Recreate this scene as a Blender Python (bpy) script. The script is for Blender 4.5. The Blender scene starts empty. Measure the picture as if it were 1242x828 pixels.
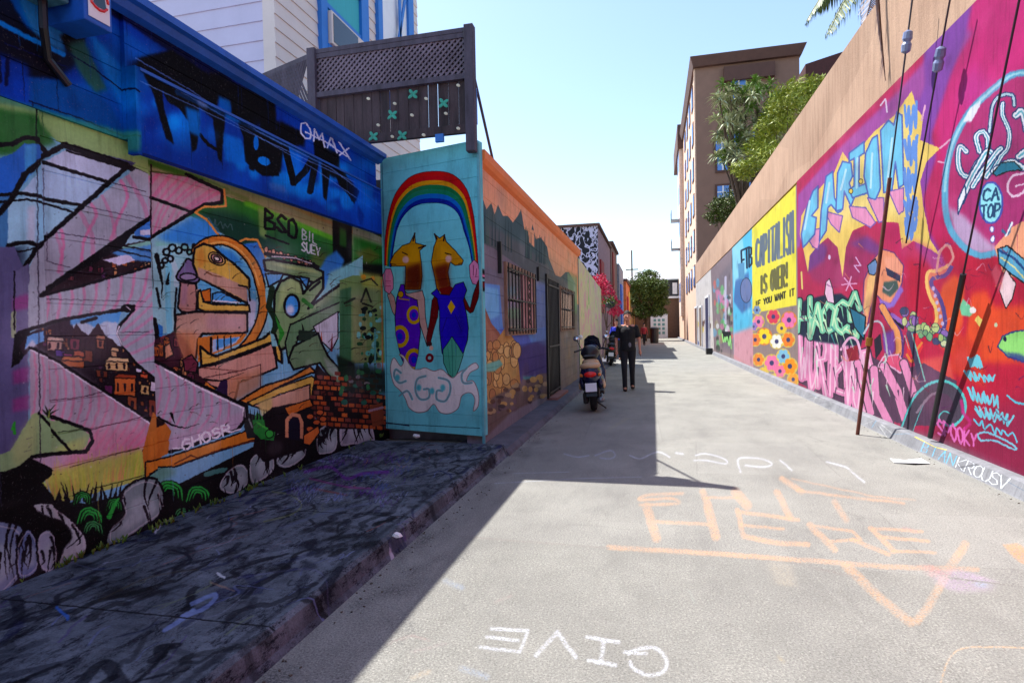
SUN, SKY, EXPO, DUST = 4.5, .15, 1.1, 0.8
import bpy, bmesh, math, random
import numpy as np
from mathutils import Vector, Matrix
sc = bpy.context.scene
COL = sc.collection
PI = math.pi
R = math.radians
# ------------------------------------------------------------------ survey of the alley
# X across the alley, Y along it, Z up (metres).  Sight lines measured from where the
# photographer stood give real points on the walls and on the ground.
F_PX, EYE = 700.0, 1.45
_d = np.array([792-621., 414-396., -F_PX]); AY = _d/np.linalg.norm(_d)
_u = np.array([-math.sin(R(.8)), math.cos(R(.8)), 0]); _u -= (_u@AY)*AY; AZ = _u/np.linalg.norm(_u)
AX = np.cross(AY, AZ)
CAM = np.array([AX, AY, AZ])
C0 = np.array([0, 0, EYE])
def ray(x, y): return CAM @ np.array([x-621., 414.-y, -F_PX])
def gnd(x, y, z=0.): d = ray(x, y); return C0+d*(z-EYE)/d[2]
def onX(x, y, X): d = ray(x, y); return C0+d*X/d[0]
def onY(x, y, Y): d = ray(x, y); return C0+d*Y/d[1]

# ------------------------------------------------------------------ mesh builder
class MB:
    def __init__(s): s.v = []; s.f = []
    def add(s, vs, fs):
        n = len(s.v); s.v += [tuple(map(float, p)) for p in vs]; s.f += [tuple(i+n for i in f) for f in fs]; return s
    def box(s, a, b, rot=None, piv=None):
        x0, y0, z0 = a; x1, y1, z1 = b
        vs = [(x0,y0,z0),(x1,y0,z0),(x1,y1,z0),(x0,y1,z0),(x0,y0,z1),(x1,y0,z1),(x1,y1,z1),(x0,y1,z1)]
        if rot is not None:
            p = Vector(piv) if piv is not None else Vector(((x0+x1)/2,(y0+y1)/2,(z0+z1)/2))
            vs = [p+rot@(Vector(q)-p) for q in vs]
        return s.add(vs, [(0,3,2,1),(4,5,6,7),(0,1,5,4),(1,2,6,5),(2,3,7,6),(3,0,4,7)])
    def prism(s, poly, vec):
        n = len(poly); vec = Vector(vec)
        vs = [Vector(p) for p in poly]+[Vector(p)+vec for p in poly]
        return s.add(vs, [tuple(range(n))[::-1], tuple(range(n, 2*n))]+[(i,(i+1)%n,(i+1)%n+n,i+n) for i in range(n)])
    def tube(s, pts, r, n=8, cap=True):
        pts = [Vector(p) for p in pts]; k = len(pts)
        rs = r if isinstance(r, (list, tuple)) else [r]*k
        vs = []; ref = None
        for i, p in enumerate(pts):
            t = (pts[min(i+1, k-1)]-pts[max(i-1, 0)]).normalized()
            if ref is None: ref = Vector((0,0,1)) if abs(t.z) < .9 else Vector((1,0,0))
            a = t.cross(ref).normalized(); b = a.cross(t).normalized(); ref = b
            for j in range(n):
                w = 2*PI*j/n; vs.append(p+(a*math.cos(w)+b*math.sin(w))*rs[i])
        fs = [(i*n+j, i*n+(j+1)%n, (i+1)*n+(j+1)%n, (i+1)*n+j) for i in range(k-1) for j in range(n)]
        if cap: fs += [tuple(range(n))[::-1], tuple(range((k-1)*n, k*n))]
        return s.add(vs, fs)
    def ell(s, c, r, n=12, m=8, rot=None):
        c = Vector(c); vs = [Vector((0,0,r[2]))]
        for i in range(1, m):
            a = PI*i/m
            for j in range(n):
                b = 2*PI*j/n; vs.append(Vector((r[0]*math.sin(a)*math.cos(b), r[1]*math.sin(a)*math.sin(b), r[2]*math.cos(a))))
        vs.append(Vector((0,0,-r[2])))
        if rot is not None: vs = [rot@v for v in vs]
        vs = [v+c for v in vs]
        fs = [(0, 1+j, 1+(j+1)%n) for j in range(n)]
        for i in range(m-2):
            o = 1+i*n; fs += [(o+j, o+n+j, o+n+(j+1)%n, o+(j+1)%n) for j in range(n)]
        o = 1+(m-2)*n; fs += [(o+(j+1)%n, o+j, len(vs)-1) for j in range(n)]
        return s.add(vs, fs)
    def torus(s, c, R0, r, axis='X', n=24, m=8):
        vs = []; c = Vector(c)
        for i in range(n):
            a = 2*PI*i/n
            for j in range(m):
                b = 2*PI*j/m; q = R0+r*math.cos(b); h = r*math.sin(b)
                p = {'X': (h, q*math.cos(a), q*math.sin(a)), 'Y': (q*math.cos(a), h, q*math.sin(a)), 'Z': (q*math.cos(a), q*math.sin(a), h)}[axis]
                vs.append(c+Vector(p))
        fs = [(i*m+j, ((i+1)%n)*m+j, ((i+1)%n)*m+(j+1)%m, i*m+(j+1)%m) for i in range(n) for j in range(m)]
        return s.add(vs, fs)
    def disc(s, c, r, h, axis='X', n=20):
        c = Vector(c); d = {'X': Vector((1,0,0)), 'Y': Vector((0,1,0)), 'Z': Vector((0,0,1))}[axis]
        return s.tube([c-d*h/2, c+d*h/2], r, n)
    def build(s, name, mat, parent=None, uv=None, smooth=False, bevel=0, loc=None):
        me = bpy.data.meshes.new(name); me.from_pydata(s.v, [], s.f); me.update()
        bm = bmesh.new(); bm.from_mesh(me); bmesh.ops.recalc_face_normals(bm, faces=bm.faces); bm.to_mesh(me); bm.free()
        if smooth:
            for p in me.polygons: p.use_smooth = True
        if uv:
            L = me.uv_layers.new(name='UVMap')
            for lp in me.loops: L.data[lp.index].uv = uv(me.vertices[lp.vertex_index].co)
        me.materials.append(mat)
        o = bpy.data.objects.new(name, me); COL.objects.link(o)
        if loc is not None:      # mesh was drawn in world coordinates; move its origin to its base
            L0 = Vector(loc); me.transform(Matrix.Translation(-L0)); o.location = L0
        if parent is not None:
            o.parent = parent
            if loc is None: o.matrix_parent_inverse = Matrix.Translation(-Vector(parent.location))
        if bevel:
            b = o.modifiers.new('bevel', 'BEVEL'); b.width = bevel; b.segments = 2; b.limit_method = 'ANGLE'
        return o
def tag(o, label=None, cat=None, group=None, kind=None):
    if label: o['label'] = label
    if cat: o['category'] = cat
    if group: o['group'] = group
    if kind: o['kind'] = kind
    return o
def thing(name, label, cat, loc=(0,0,0), group=None):
    o = bpy.data.objects.new(name, None); o.location = loc; COL.objects.link(o)
    o.empty_display_size = .2
    return tag(o, label, cat, group)

# ------------------------------------------------------------------ materials
def lin(c): return tuple(((v/255.)/12.92 if v/255. <= .04045 else ((v/255.+.055)/1.055)**2.4) for v in c)
def nt(name):
    m = bpy.data.materials.new(name); m.use_nodes = True; t = m.node_tree; b = t.nodes['Principled BSDF']
    return m, t, b
def N(t, ty, **k):
    n = t.nodes.new(ty)
    for a, v in k.items(): setattr(n, a, v)
    return n
def mulcol(t, a, bsock=None, bval=None, fac=1., mode='MULTIPLY'):
    n = N(t, 'ShaderNodeMix', data_type='RGBA', blend_type=mode); n.inputs[0].default_value = fac
    t.links.new(a, n.inputs[6])
    if bsock is not None: t.links.new(bsock, n.inputs[7])
    else: n.inputs[7].default_value = (*bval, 1)
    return n.outputs[2]
def noise(t, scale, detail=4, rough=.55, vec=None, dist=0):
    n = N(t, 'ShaderNodeTexNoise'); n.inputs['Scale'].default_value = scale; n.inputs['Detail'].default_value = detail
    n.inputs['Roughness'].default_value = rough; n.inputs['Distortion'].default_value = dist
    if vec is not None: t.links.new(vec, n.inputs['Vector'])
    return n.outputs['Fac']
def ramp(t, f, stops):
    n = N(t, 'ShaderNodeValToRGB'); e = n.color_ramp.elements
    while len(e) < len(stops): e.new(.5)
    for i, (p, c) in enumerate(stops):
        e[i].position = p; e[i].color = (*c, 1) if isinstance(c, tuple) else (c, c, c, 1)
    t.links.new(f, n.inputs[0]); return n.outputs[0]
def coords(t, sx=1, sy=1, sz=1, kind='Object'):
    c = N(t, 'ShaderNodeTexCoord'); m = N(t, 'ShaderNodeMapping'); m.inputs['Scale'].default_value = (sx, sy, sz)
    t.links.new(c.outputs[kind], m.inputs[0]); return m.outputs[0]
def bump(t, b, h, strength=.3, dist=.01):
    n = N(t, 'ShaderNodeBump'); n.inputs['Strength'].default_value = strength; n.inputs['Distance'].default_value = dist
    t.links.new(h, n.inputs['Height']); t.links.new(n.outputs[0], b.inputs['Normal'])
def mat(name, rgb, rough=.7, var=.35, scale=6, bmp=.2, metal=0, st=(1,1,1), fine=60, spec=.5, srgb=True):
    m, t, b = nt(name); c = lin(rgb) if srgb else rgb
    v = coords(t, *st)
    f = noise(t, scale, 5, .6, v); g = noise(t, fine, 3, .6, v)
    r = ramp(t, f, [(.25, tuple(x*(1-var) for x in c)), (.75, tuple(min(1, x*(1+var*.6)) for x in c))])
    r2 = mulcol(t, r, ramp(t, g, [(.3, 1-var*.45), (.7, 1.)]))
    t.links.new(r2, b.inputs['Base Color']); b.inputs['Roughness'].default_value = rough; b.inputs['Metallic'].default_value = metal
    b.inputs['Specular IOR Level'].default_value = spec
    if bmp: bump(t, b, g, bmp, .004)
    return m

# ------------------------------------------------------------------ the paint on the walls: brush strokes and fills on a wall-sized canvas
FONT = {
'A':[[(0,0),(.5,1),(1,0)],[(.2,.4),(.8,.4)]],'B':[[(0,0),(0,1),(.8,.9),(.8,.6),(0,.52),(.95,.4),(.95,.1),(0,0)]],
'C':[[(1,.85),(.6,1),(.15,.85),(0,.5),(.15,.12),(.6,0),(1,.15)]],'D':[[(0,0),(0,1),(.7,.85),(1,.5),(.7,.12),(0,0)]],
'E':[[(1,1),(0,1),(0,0),(1,0)],[(0,.5),(.8,.5)]],'F':[[(1,1),(0,1),(0,0)],[(0,.5),(.8,.5)]],
'G':[[(1,.85),(.5,1),(.1,.8),(0,.45),(.2,.08),(.6,0),(1,.2),(1,.45),(.55,.45)]],'H':[[(0,0),(0,1)],[(1,0),(1,1)],[(0,.5),(1,.5)]],
'I':[[(.5,0),(.5,1)]],'J':[[(.8,1),(.8,.2),(.5,0),(.1,.15)]],'K':[[(0,0),(0,1)],[(1,1),(0,.45),(1,0)]],'L':[[(0,1),(0,0),(1,0)]],
'M':[[(0,0),(.1,1),(.5,.35),(.9,1),(1,0)]],'N':[[(0,0),(0,1),(1,0),(1,1)]],'O':[[(.5,1),(.1,.8),(0,.45),(.15,.1),(.5,0),(.85,.1),(1,.5),(.9,.85),(.5,1)]],
'P':[[(0,0),(0,1),(.8,.95),(.95,.7),(.8,.48),(0,.42)]],'R':[[(0,0),(0,1),(.8,.95),(.95,.7),(.8,.5),(0,.45)],[(.35,.45),(1,0)]],
'S':[[(1,.85),(.5,1),(.05,.8),(.25,.55),(.8,.45),(1,.2),(.5,0),(0,.15)]],'T':[[(0,1),(1,1)],[(.5,1),(.5,0)]],
'U':[[(0,1),(0,.3),(.3,0),(.7,0),(1,.3),(1,1)]],'V':[[(0,1),(.5,0),(1,1)]],'W':[[(0,1),(.25,0),(.5,.6),(.75,0),(1,1)]],
'X':[[(0,0),(1,1)],[(0,1),(1,0)]],'Y':[[(0,1),(.5,.5),(1,1)],[(.5,.5),(.5,0)]],'Z':[[(0,1),(1,1),(0,0),(1,0)]],
'!':[[(.5,1),(.5,.35)],[(.5,.08),(.5,0)]],'.':[[(.5,.4),(.5,.5)]],' ':[]}
def PX(s):
    if not isinstance(s, str): return list(s)
    return [tuple(map(float, q.split(','))) for q in s.split()]
def smooth_pts(p, closed=False, k=6):
    n = len(p); out = []
    if n < 3: return p
    rng = range(n if closed else n-1)
    for i in rng:
        g = lambda j: np.array(p[j % n] if closed else p[max(0, min(n-1, j))], float)
        a, b, c, d = g(i-1), g(i), g(i+1), g(i+2)
        for q in range(k):
            t = q/k; out.append(tuple(.5*((2*b)+(c-a)*t+(2*a-5*b+4*c-d)*t*t+(3*b-3*c+d-a)*t**3)))
    if not closed: out.append(tuple(p[-1]))
    return out
class Canvas:
    def __init__(s, name, surf, u0, u1, v0, v1, dens):
        s.name = name; s.surf = surf; s.u0, s.u1, s.v0, s.v1, s.d = u0, u1, v0, v1, dens
        s.W = int((u1-u0)*dens); s.H = int((v1-v0)*dens)
        s.a = np.zeros((s.H, s.W, 4), np.float32); s.clip = None; s.rng = random.Random(7)
    def tx(s, p, m=False):
        if m: u, v = p; return ((u-s.u0)*s.d, (v-s.v0)*s.d)
        u, v, z = s.surf(*p); return ((u-s.u0)*s.d, (v-s.v0)*s.d)
    def scale(s, p): u, v, z = s.surf(*p); return z/F_PX*s.d
    def _blend(s, x0, y0, m, col, alpha):
        h, w = m.shape
        if s.clip is not None: m = m*s.clip[y0:y0+h, x0:x0+w]
        m = np.clip(m*alpha, 0, 1)[..., None]
        r = s.a[y0:y0+h, x0:x0+w]
        c = np.array([*[q/255. for q in col], 1.], np.float32)
        al = r[..., 3:4]; na = al+(1-al)*m
        r[..., :3] = (r[..., :3]*al*(1-m)+c[:3]*m)/np.maximum(na, 1e-4); r[..., 3:4] = na
    def _mask(s, q):
        xs = [p[0] for p in q]; ys = [p[1] for p in q]
        x0 = max(0, int(min(xs))-1); x1 = min(s.W, int(max(xs))+2); y0 = max(0, int(min(ys))-1); y1 = min(s.H, int(max(ys))+2)
        if x1 <= x0 or y1 <= y0: return None
        w = x1-x0; h = y1-y0; m = np.zeros((h, w), np.float32)
        A = np.array(q, float); B = np.roll(A, -1, 0); K = 3; ii = np.arange(w)+x0
        for r in range(h):
            for k in range(K):
                y = y0+r+(k+.5)/K
                c = (A[:, 1] > y) != (B[:, 1] > y)
                if not c.any(): continue
                a = A[c]; b = B[c]; X = np.sort(a[:, 0]+(y-a[:, 1])*(b[:, 0]-a[:, 0])/(b[:, 1]-a[:, 1]))
                for e in range(0, len(X)-1, 2):
                    m[r] += np.clip(np.minimum(X[e+1], ii+1)-np.maximum(X[e], ii), 0, 1)/K
        return x0, y0, m
    def P(s, pts, col, al=1., soft=0, sm=False, m=False, ol=0, oc=(10,8,12)):
        p = PX(pts)
        if sm: p = smooth_pts(p, True)
        q = [s.tx(t, m) for t in p]; k = s._mask(q)
        if k is not None:
            x0, y0, M = k
            if soft:
                b = max(1, int(soft*(s.d/100. if m else s.scale(p[0])))); pad = 2*b
                X0, Y0 = max(0, x0-pad), max(0, y0-pad); X1, Y1 = min(s.W, x0+M.shape[1]+pad), min(s.H, y0+M.shape[0]+pad)
                Z = np.zeros((Y1-Y0, X1-X0), np.float32); Z[y0-Y0:y0-Y0+M.shape[0], x0-X0:x0-X0+M.shape[1]] = M
                for _ in range(2):
                    for ax in (0, 1):
                        c = np.cumsum(np.pad(Z, [(b+1, b) if ax == 0 else (0, 0), (b+1, b) if ax == 1 else (0, 0)], mode='edge'), axis=ax)
                        n = Z.shape[ax]
                        Z = (np.take(c, np.arange(2*b+1, 2*b+1+n), ax)-np.take(c, np.arange(n), ax))/(2*b+1)
                x0, y0, M = X0, Y0, Z
            s._blend(x0, y0, M, col, al)
        if ol: s.S(p+[p[0]], ol, oc, m=m)
        return s
    def _jac(s, p):
        """texels per unit of apparent size, both ways, around a point on the wall"""
        a = s.tx(p); bx = s.tx((p[0]+1, p[1])); by = s.tx((p[0], p[1]+1))
        return np.array([[bx[0]-a[0], by[0]-a[0]], [bx[1]-a[1], by[1]-a[1]]])
    def S(s, pts, w, col, al=1., sm=False, m=False, soft=0, taper=False):
        """brush or spray stroke: w is how broad it looks (metres when m)"""
        p = PX(pts)
        if sm: p = smooth_pts(p)
        q = [s.tx(t, m) for t in p]; n = len(p)
        ws = [(w*s.d/2 if m else w/2)]*n
        if taper and n > 1: ws = [ww*(1-.85*abs(2*i/(n-1)-1)**1.5) if taper == 2 else ww*(1-.9*i/(n-1)) for i, ww in enumerate(ws)]
        I2 = np.eye(2); Js = [I2]*n if m else [s._jac(((p[i][0]+p[min(i+1, n-1)][0])/2, (p[i][1]+p[min(i+1, n-1)][1])/2)) for i in range(n)]
        jobs = []
        for i in range(n-1):
            J = Js[i]; sv = np.linalg.svd(J, compute_uv=False); mn = max(sv[1], 1e-3)
            wmin = .5/mn*.6; wa, wb = max(ws[i], wmin), max(ws[i+1], wmin); sf = max(.8/math.sqrt(mn*max(sv[0], 1e-3)), soft)
            rx = np.abs(J[0]).sum()*(max(wa, wb)+sf)+1; ry = np.abs(J[1]).sum()*(max(wa, wb)+sf)+1
            (ax, ay), (bx, by) = q[i], q[i+1]
            X0, X1 = max(0, int(min(ax, bx)-rx)), min(s.W, int(max(ax, bx)+rx)+1); Y0, Y1 = max(0, int(min(ay, by)-ry)), min(s.H, int(max(ay, by)+ry)+1)
            if X1 > X0 and Y1 > Y0: jobs.append((X0, X1, Y0, Y1, i, wa, wb, sf))
        if not jobs: return s
        x0 = min(j[0] for j in jobs); x1 = max(j[1] for j in jobs); y0 = min(j[2] for j in jobs); y1 = max(j[3] for j in jobs)
        M = np.zeros((y1-y0, x1-x0), np.float32)
        for X0, X1, Y0, Y1, i, wa, wb, sf in jobs:
            K = np.linalg.inv(Js[i]); (ax, ay), (bx, by) = q[i], q[i+1]
            gx = np.arange(X0, X1)[None]+.5-ax; gy = np.arange(Y0, Y1)[:, None]+.5-ay
            px = K[0,0]*gx+K[0,1]*gy; py = K[1,0]*gx+K[1,1]*gy; dx = K[0,0]*(bx-ax)+K[0,1]*(by-ay); dy = K[1,0]*(bx-ax)+K[1,1]*(by-ay)
            t = np.clip((px*dx+py*dy)/(dx*dx+dy*dy+1e-9), 0, 1)
            D = np.sqrt((px-t*dx)**2+(py-t*dy)**2); v = np.clip((wa+(wb-wa)*t-D)/sf+.5, 0, 1)
            sl = M[Y0-y0:Y1-y0, X0-x0:X1-x0]; np.maximum(sl, v, out=sl)
        s._blend(x0, y0, M, col, al); return s
    def E(s, c, rx, ry, col, al=1., soft=0, ol=0, rot=0, oc=(10,8,12)):
        p = [(c[0]+rx*math.cos(a)*math.cos(rot)-ry*math.sin(a)*math.sin(rot), c[1]+rx*math.cos(a)*math.sin(rot)+ry*math.sin(a)*math.cos(rot)) for a in [2*PI*i/20 for i in range(20)]]
        return s.P(p, col, al, soft, ol=ol, oc=oc)
    def clipto(s, pts, sm=False, m=False):
        if pts is None: s.clip = None; return
        p = PX(pts); p = smooth_pts(p, True) if sm else p
        k = s._mask([s.tx(t, m) for t in p]); s.clip = np.zeros((s.H, s.W), np.float32)
        if k: x0, y0, M = k; s.clip[y0:y0+M.shape[0], x0:x0+M.shape[1]] = M
    def T(s, txt, quad, w, col, al=1., gap=.28, m=False, jit=0, sm=False, oc=None, ow=0):
        """text in the quad: top-left, top-right, bottom-right, bottom-left"""
        q = [np.array(t) for t in PX(quad)]; n = len(txt); cw = 1/(n+(n-1)*gap)
        for pas in ([1, 0] if oc else [0]):
            r = random.Random(3)
            for i, ch in enumerate(txt):
                for st in FONT.get(ch, []):
                    pts = []
                    for (x, y) in st:
                        X = (i*(1+gap)+x)*cw+r.uniform(-jit, jit)*cw; Y = y+r.uniform(-jit, jit)
                        a = q[0]+(q[1]-q[0])*X; b = q[3]+(q[2]-q[3])*X; pts.append(tuple(b+(a-b)*Y))
                    s.S(pts, w+(ow if pas else 0), oc if pas else col, al, m=m, sm=sm)
        return s
    def scrib(s, quad, w, col, seed=1, n=14, al=1.):
        q = [np.array(t) for t in PX(quad)]; r = random.Random(seed); pts = []
        for i in range(n):
            X = (i+r.uniform(-.3, .6))/n; Y = (.1 if i % 2 else .9)+r.uniform(-.25, .25)
            a = q[0]+(q[1]-q[0])*X; b = q[3]+(q[2]-q[3])*X; pts.append(tuple(b+(a-b)*Y))
        return s.S(pts, w, col, al, sm=True)
    def mottle(s, n, r, seed, col=((0,0,0),(255,255,255)), al=.10, sz=(.05,.35)):
        """uneven spray coverage: soft clouds, overspray dots and runs"""
        g = random.Random(seed)
        for _ in range(n):
            u, v = g.uniform(s.u0, s.u1), g.uniform(s.v0, s.v1); a = g.uniform(*sz); b = a*g.uniform(.3, 1)
            s.P([(u+a*math.cos(k*PI/5)*g.uniform(.7, 1.2), v+b*math.sin(k*PI/5)*g.uniform(.7, 1.2)) for k in range(10)], g.choice(col), al*g.uniform(.4, 1), soft=a*22, m=True)
        for _ in range(r):
            u, v = g.uniform(s.u0, s.u1), g.uniform(s.v0+.3, s.v1); h = g.uniform(.05, .35); k = s.a[min(s.H-1, max(0, int((v-s.v0)*s.d))), min(s.W-1, max(0, int((u-s.u0)*s.d)))]
            if k[3] > .5: s.S([(u, v), (u+.004, v-h)], g.uniform(.004, .009), [float(q)*255*.85 for q in k[:3]], .75, m=True, taper=True)
    def image(s):
        im = bpy.data.images.new(s.name, s.W, s.H, alpha=True); im.alpha_mode = 'CHANNEL_PACKED'
        im.pixels.foreach_set(np.clip(s.a, 0, 1).ravel()); im.update(); im.pack(); return im
    def uv(s, axis):
        if callable(axis): return lambda c: ((axis(c)[0]-s.u0)/(s.u1-s.u0), (axis(c)[1]-s.v0)/(s.v1-s.v0))
def paintmat(name, cv, base, gain=.85, rough=.75, scuff=.25, bmp=.25, bscale=(1,1,1), sat=1.0, spec=.12, wob=.03, speck=.5):
    """wall paint: the painted canvas over a plain base coat, with scuffs, fading and grain"""
    m, t, b = nt(name); im = N(t, 'ShaderNodeTexImage'); im.image = cv.image(); im.extension = 'CLIP'
    uvn = N(t, 'ShaderNodeUVMap'); uvn.uv_map = 'UVMap'
    v = coords(t, *bscale)
    wn = N(t, 'ShaderNodeTexNoise'); wn.inputs['Scale'].default_value = 26; wn.inputs['Detail'].default_value = 6; wn.inputs['Roughness'].default_value = .75; t.links.new(v, wn.inputs['Vector'])
    ws = N(t, 'ShaderNodeVectorMath', operation='SUBTRACT'); ws.inputs[1].default_value = (.5,.5,.5); t.links.new(wn.outputs['Color'], ws.inputs[0])
    wm = N(t, 'ShaderNodeVectorMath', operation='MULTIPLY'); wm.inputs[1].default_value = (wob/(cv.u1-cv.u0), wob/(cv.v1-cv.v0), 0); t.links.new(ws.outputs[0], wm.inputs[0])
    wa = N(t, 'ShaderNodeVectorMath', operation='ADD'); t.links.new(uvn.outputs[0], wa.inputs[0]); t.links.new(wm.outputs[0], wa.inputs[1]); t.links.new(wa.outputs[0], im.inputs[0])
    bc = base if not isinstance(base, tuple) else None
    mx = N(t, 'ShaderNodeMix', data_type='RGBA'); t.links.new(im.outputs['Alpha'], mx.inputs[0]); t.links.new(im.outputs['Color'], mx.inputs[7])
    if bc is None: mx.inputs[6].default_value = (*lin(base), 1)
    else: t.links.new(base(t, v), mx.inputs[6])
    c = mulcol(t, mx.outputs[2], bval=(gain, gain, gain))
    if scuff:
        c = mulcol(t, c, ramp(t, noise(t, 3.5, 8, .65, v), [(.3, 1-scuff), (.62, 1.)]))
        c = mulcol(t, c, ramp(t, noise(t, 45, 4, .7, v), [(.3, 1-scuff*.6), (.6, 1.)]))
    if speck:      # chipped flecks where pale primer shows, and runs of grime
        c2 = N(t, 'ShaderNodeMix', data_type='RGBA'); t.links.new(ramp(t, noise(t, 70, 6, .85, v), [(.60, 0.), (.68, speck)]), c2.inputs[0]); t.links.new(c, c2.inputs[6]); c2.inputs[7].default_value = (.30,.29,.28,1); c = c2.outputs[2]
        c = mulcol(t, c, ramp(t, noise(t, 5, 7, .7, coords(t, 1, 4.5, .35)), [(.34, .76), (.5, 1.)]))
    h = N(t, 'ShaderNodeHueSaturation'); h.inputs['Saturation'].default_value = sat; t.links.new(c, h.inputs['Color'])
    t.links.new(h.outputs[0], b.inputs['Base Color']); b.inputs['Roughness'].default_value = rough; b.inputs['Specular IOR Level'].default_value = spec
    bump(t, b, noise(t, 90, 4, .6, v), bmp, .004)
    return m
def depth(p): return float(-(CAM.T@(np.array(p)-C0))[2])
def surfX(X):
    def f(x, y): p = onX(x, y, X); return p[1], p[2], depth(p)
    return f
def surfZ(Z):
    def f(x, y): p = gnd(x, y, Z); return p[0], p[1], depth(p)
    return f
TA = np.array([-3.4, 6.9, 0]); TB = np.array([-1.98, 6.54, 0]); TD = (TB-TA)/np.linalg.norm(TB-TA); TN = np.array([TD[1], -TD[0], 0]); TL = float(np.linalg.norm(TB-TA))
def surfT(x, y):
    d = ray(x, y); t = ((TA-C0)@TN)/(d@TN); p = C0+d*t; return float((p-TA)@TD), float(p[2]), depth(p)
YZ = lambda c: (c.y, c.z)
XYf = lambda c: (c.x, c.y)
# ------------------------------------------------------------------ mural on the garage wall (left, lower)
BK = (9, 8, 12); r_ = random.Random(4)
def village(c, clip, seed, n, box, s0=7, s1=13, base=(28,14,20)):
    """little painted hill town: tiny houses, domes and windows inside an outline"""
    c.P(clip, base); c.clipto(clip); r = random.Random(seed)
    cols = [(190,95,45), (150,60,35), (205,140,85), (120,45,50), (215,165,110), (95,35,60), (165,80,30), (90,45,95)]
    x0, y0, x1, y1 = box
    pts = sorted([(r.uniform(x0, x1), r.uniform(y0, y1)) for _ in range(n)], key=lambda p: p[1])
    for x, y in pts:
        w = r.uniform(s0, s1)*.5; h = r.uniform(s0, s1)*.7; k = r.choice(cols); t = .3*w
        q = [(x-w, y+h+t*-.5), (x-w, y-h-t*.6), (x+w, y-h+t*.6), (x+w, y+h+t*.5)]
        if r.random() < .35: c.E((x, y-h), w*.9, h*.8, k, ol=1.1)
        c.P(q, k, ol=1.3)
        c.P([(x-w, y-h-t*.6), (x+w*.1, y-h-t*1.6), (x+w, y-h+t*.6)], tuple(min(255, int(v*1.2+25)) for v in k), ol=1)
        for e in (-.45, .35):
            if w > 3: c.S([(x+e*w, y+h*.45), (x+e*w, y-h*.25)], w*.32, (20,10,20))
    c.clipto(None)
def stripes(c, clip, seed, n, a, b, col=(206,104,150), w=3, bend=6, al=.45, sm=False):
    c.clipto(clip, sm); r = random.Random(seed); a = [np.array(t, float) for t in a]; b = [np.array(t, float) for t in b]
    for i in range(n):
        t = (i+r.uniform(.2, .8))/n; p = a[0]+(a[1]-a[0])*t; q = b[0]+(b[1]-b[0])*t
        mid = (p+q)/2+np.array([r.uniform(.3, 1)*bend, r.uniform(-1, 1)*bend*.4])
        c.S([tuple(p), tuple(mid), tuple(q)], w*r.uniform(.7, 1.3), col, al*r.uniform(.6, 1), sm=True, soft=1.2)
    c.clipto(None)
def rock(c, pts, seed, col=(116,138,138)):
    p = PX(pts); cx = sum(a[0] for a in p)/len(p); cy = sum(a[1] for a in p)/len(p); r = random.Random(seed)
    c.P(p, col, sm=True, ol=3); c.clipto(p, True)
    c.P([(cx+(a[0]-cx)*.55+3, cy+(a[1]-cy)*.5+3) for a in p], (170,192,192), sm=True, soft=3, al=.6)
    w = max(a[0] for a in p)-min(a[0] for a in p); h = max(a[1] for a in p)-min(a[1] for a in p)
    for i in range(9):
        x = cx+r.uniform(-.42, .42)*w; y = cy-h*r.uniform(.0, .45)
        c.S([(x, y), (x+r.uniform(-.15, .15)*w, y+h*.22), (x+r.uniform(-.2, .1)*w, y+h*r.uniform(.3, .6))], 4, (18,16,22), sm=True, taper=True)
    c.S([(a[0]*.86+cx*.14, a[1]*.86+cy*.14) for a in smooth_pts(p, True)], 1.6, (200,204,206), .5)
    c.clipto(None)
def leafarc(c, x, y, r0, col=(40,175,55)):
    for k in range(3):
        rr = r0*(1-.3*k); c.S([(x-rr, y+rr*.7), (x-rr*.6, y-rr*.35), (x, y-rr*.6), (x+rr*.75, y-rr*.25), (x+rr*.9, y+rr*.6)], 6.5-k*1.4, (6,20,8), sm=True)
        c.S([(x-rr, y+rr*.7), (x-rr*.6, y-rr*.35), (x, y-rr*.6), (x+rr*.75, y-rr*.25), (x+rr*.9, y+rr*.6)], 4-k*.8, col, sm=True, taper=2)
L = Canvas('garage_mural_paint', surfX(-3.4), 1.0, 7.0, 0, 2.95, 270)
L.P("-400,60 500,60 500,600 -400,900", (112,180,210))
L.P("20,235 182,262 182,330 20,330", (150,205,225), soft=8)
L.P("-400,300 20,300 20,900 -400,900", (40,48,70), soft=8)
# green and khaki bands under the blue boards
L.P("-400,-60 0,110 182,160 182,214 150,206 75,178 45,160 -10,150 -400,60", (134,176,100))
L.P("-400,20 0,112 60,130 182,166 182,176 60,142 0,128 -400,60", (70,140,110), soft=4)
L.P("-300,60 -5,135 34,140 55,162 62,176 30,182 0,190 -300,200", (38,112,42), soft=4)
L.S("35,130 35,210", 2, (15,25,20)); L.S("46,132 48,165", 1.3, (60,110,60))
L.P("182,160 475,270 475,345 182,240", (150,160,108))
L.P("210,216 300,247 425,296 475,318 475,370 182,350 182,240", (44,128,40))
L.S("182,176 320,226 475,290", 8, (30,58,18), soft=3)
L.S("182,186 320,236 430,282", 5, (176,150,88), soft=3)
L.S("182,198 240,217 275,232", 7, (70,120,40), soft=3)
L.S("300,247 425,298", 6, (92,190,44), soft=3); L.S("250,222 300,242", 5, (120,150,80), soft=3)
L.P("236,258 262,252 300,262 345,300 345,345 300,330 262,285", (14,52,44), .9, soft=7)
L.P("330,270 400,300 400,330 340,320", (20,70,48), .7, soft=8)
L.P("313,252 323,256 323,290 315,286", (132,168,84), .8, soft=2)
L.P("380,300 405,312 400,330 375,322", (120,120,40), .5, soft=4)
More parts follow.
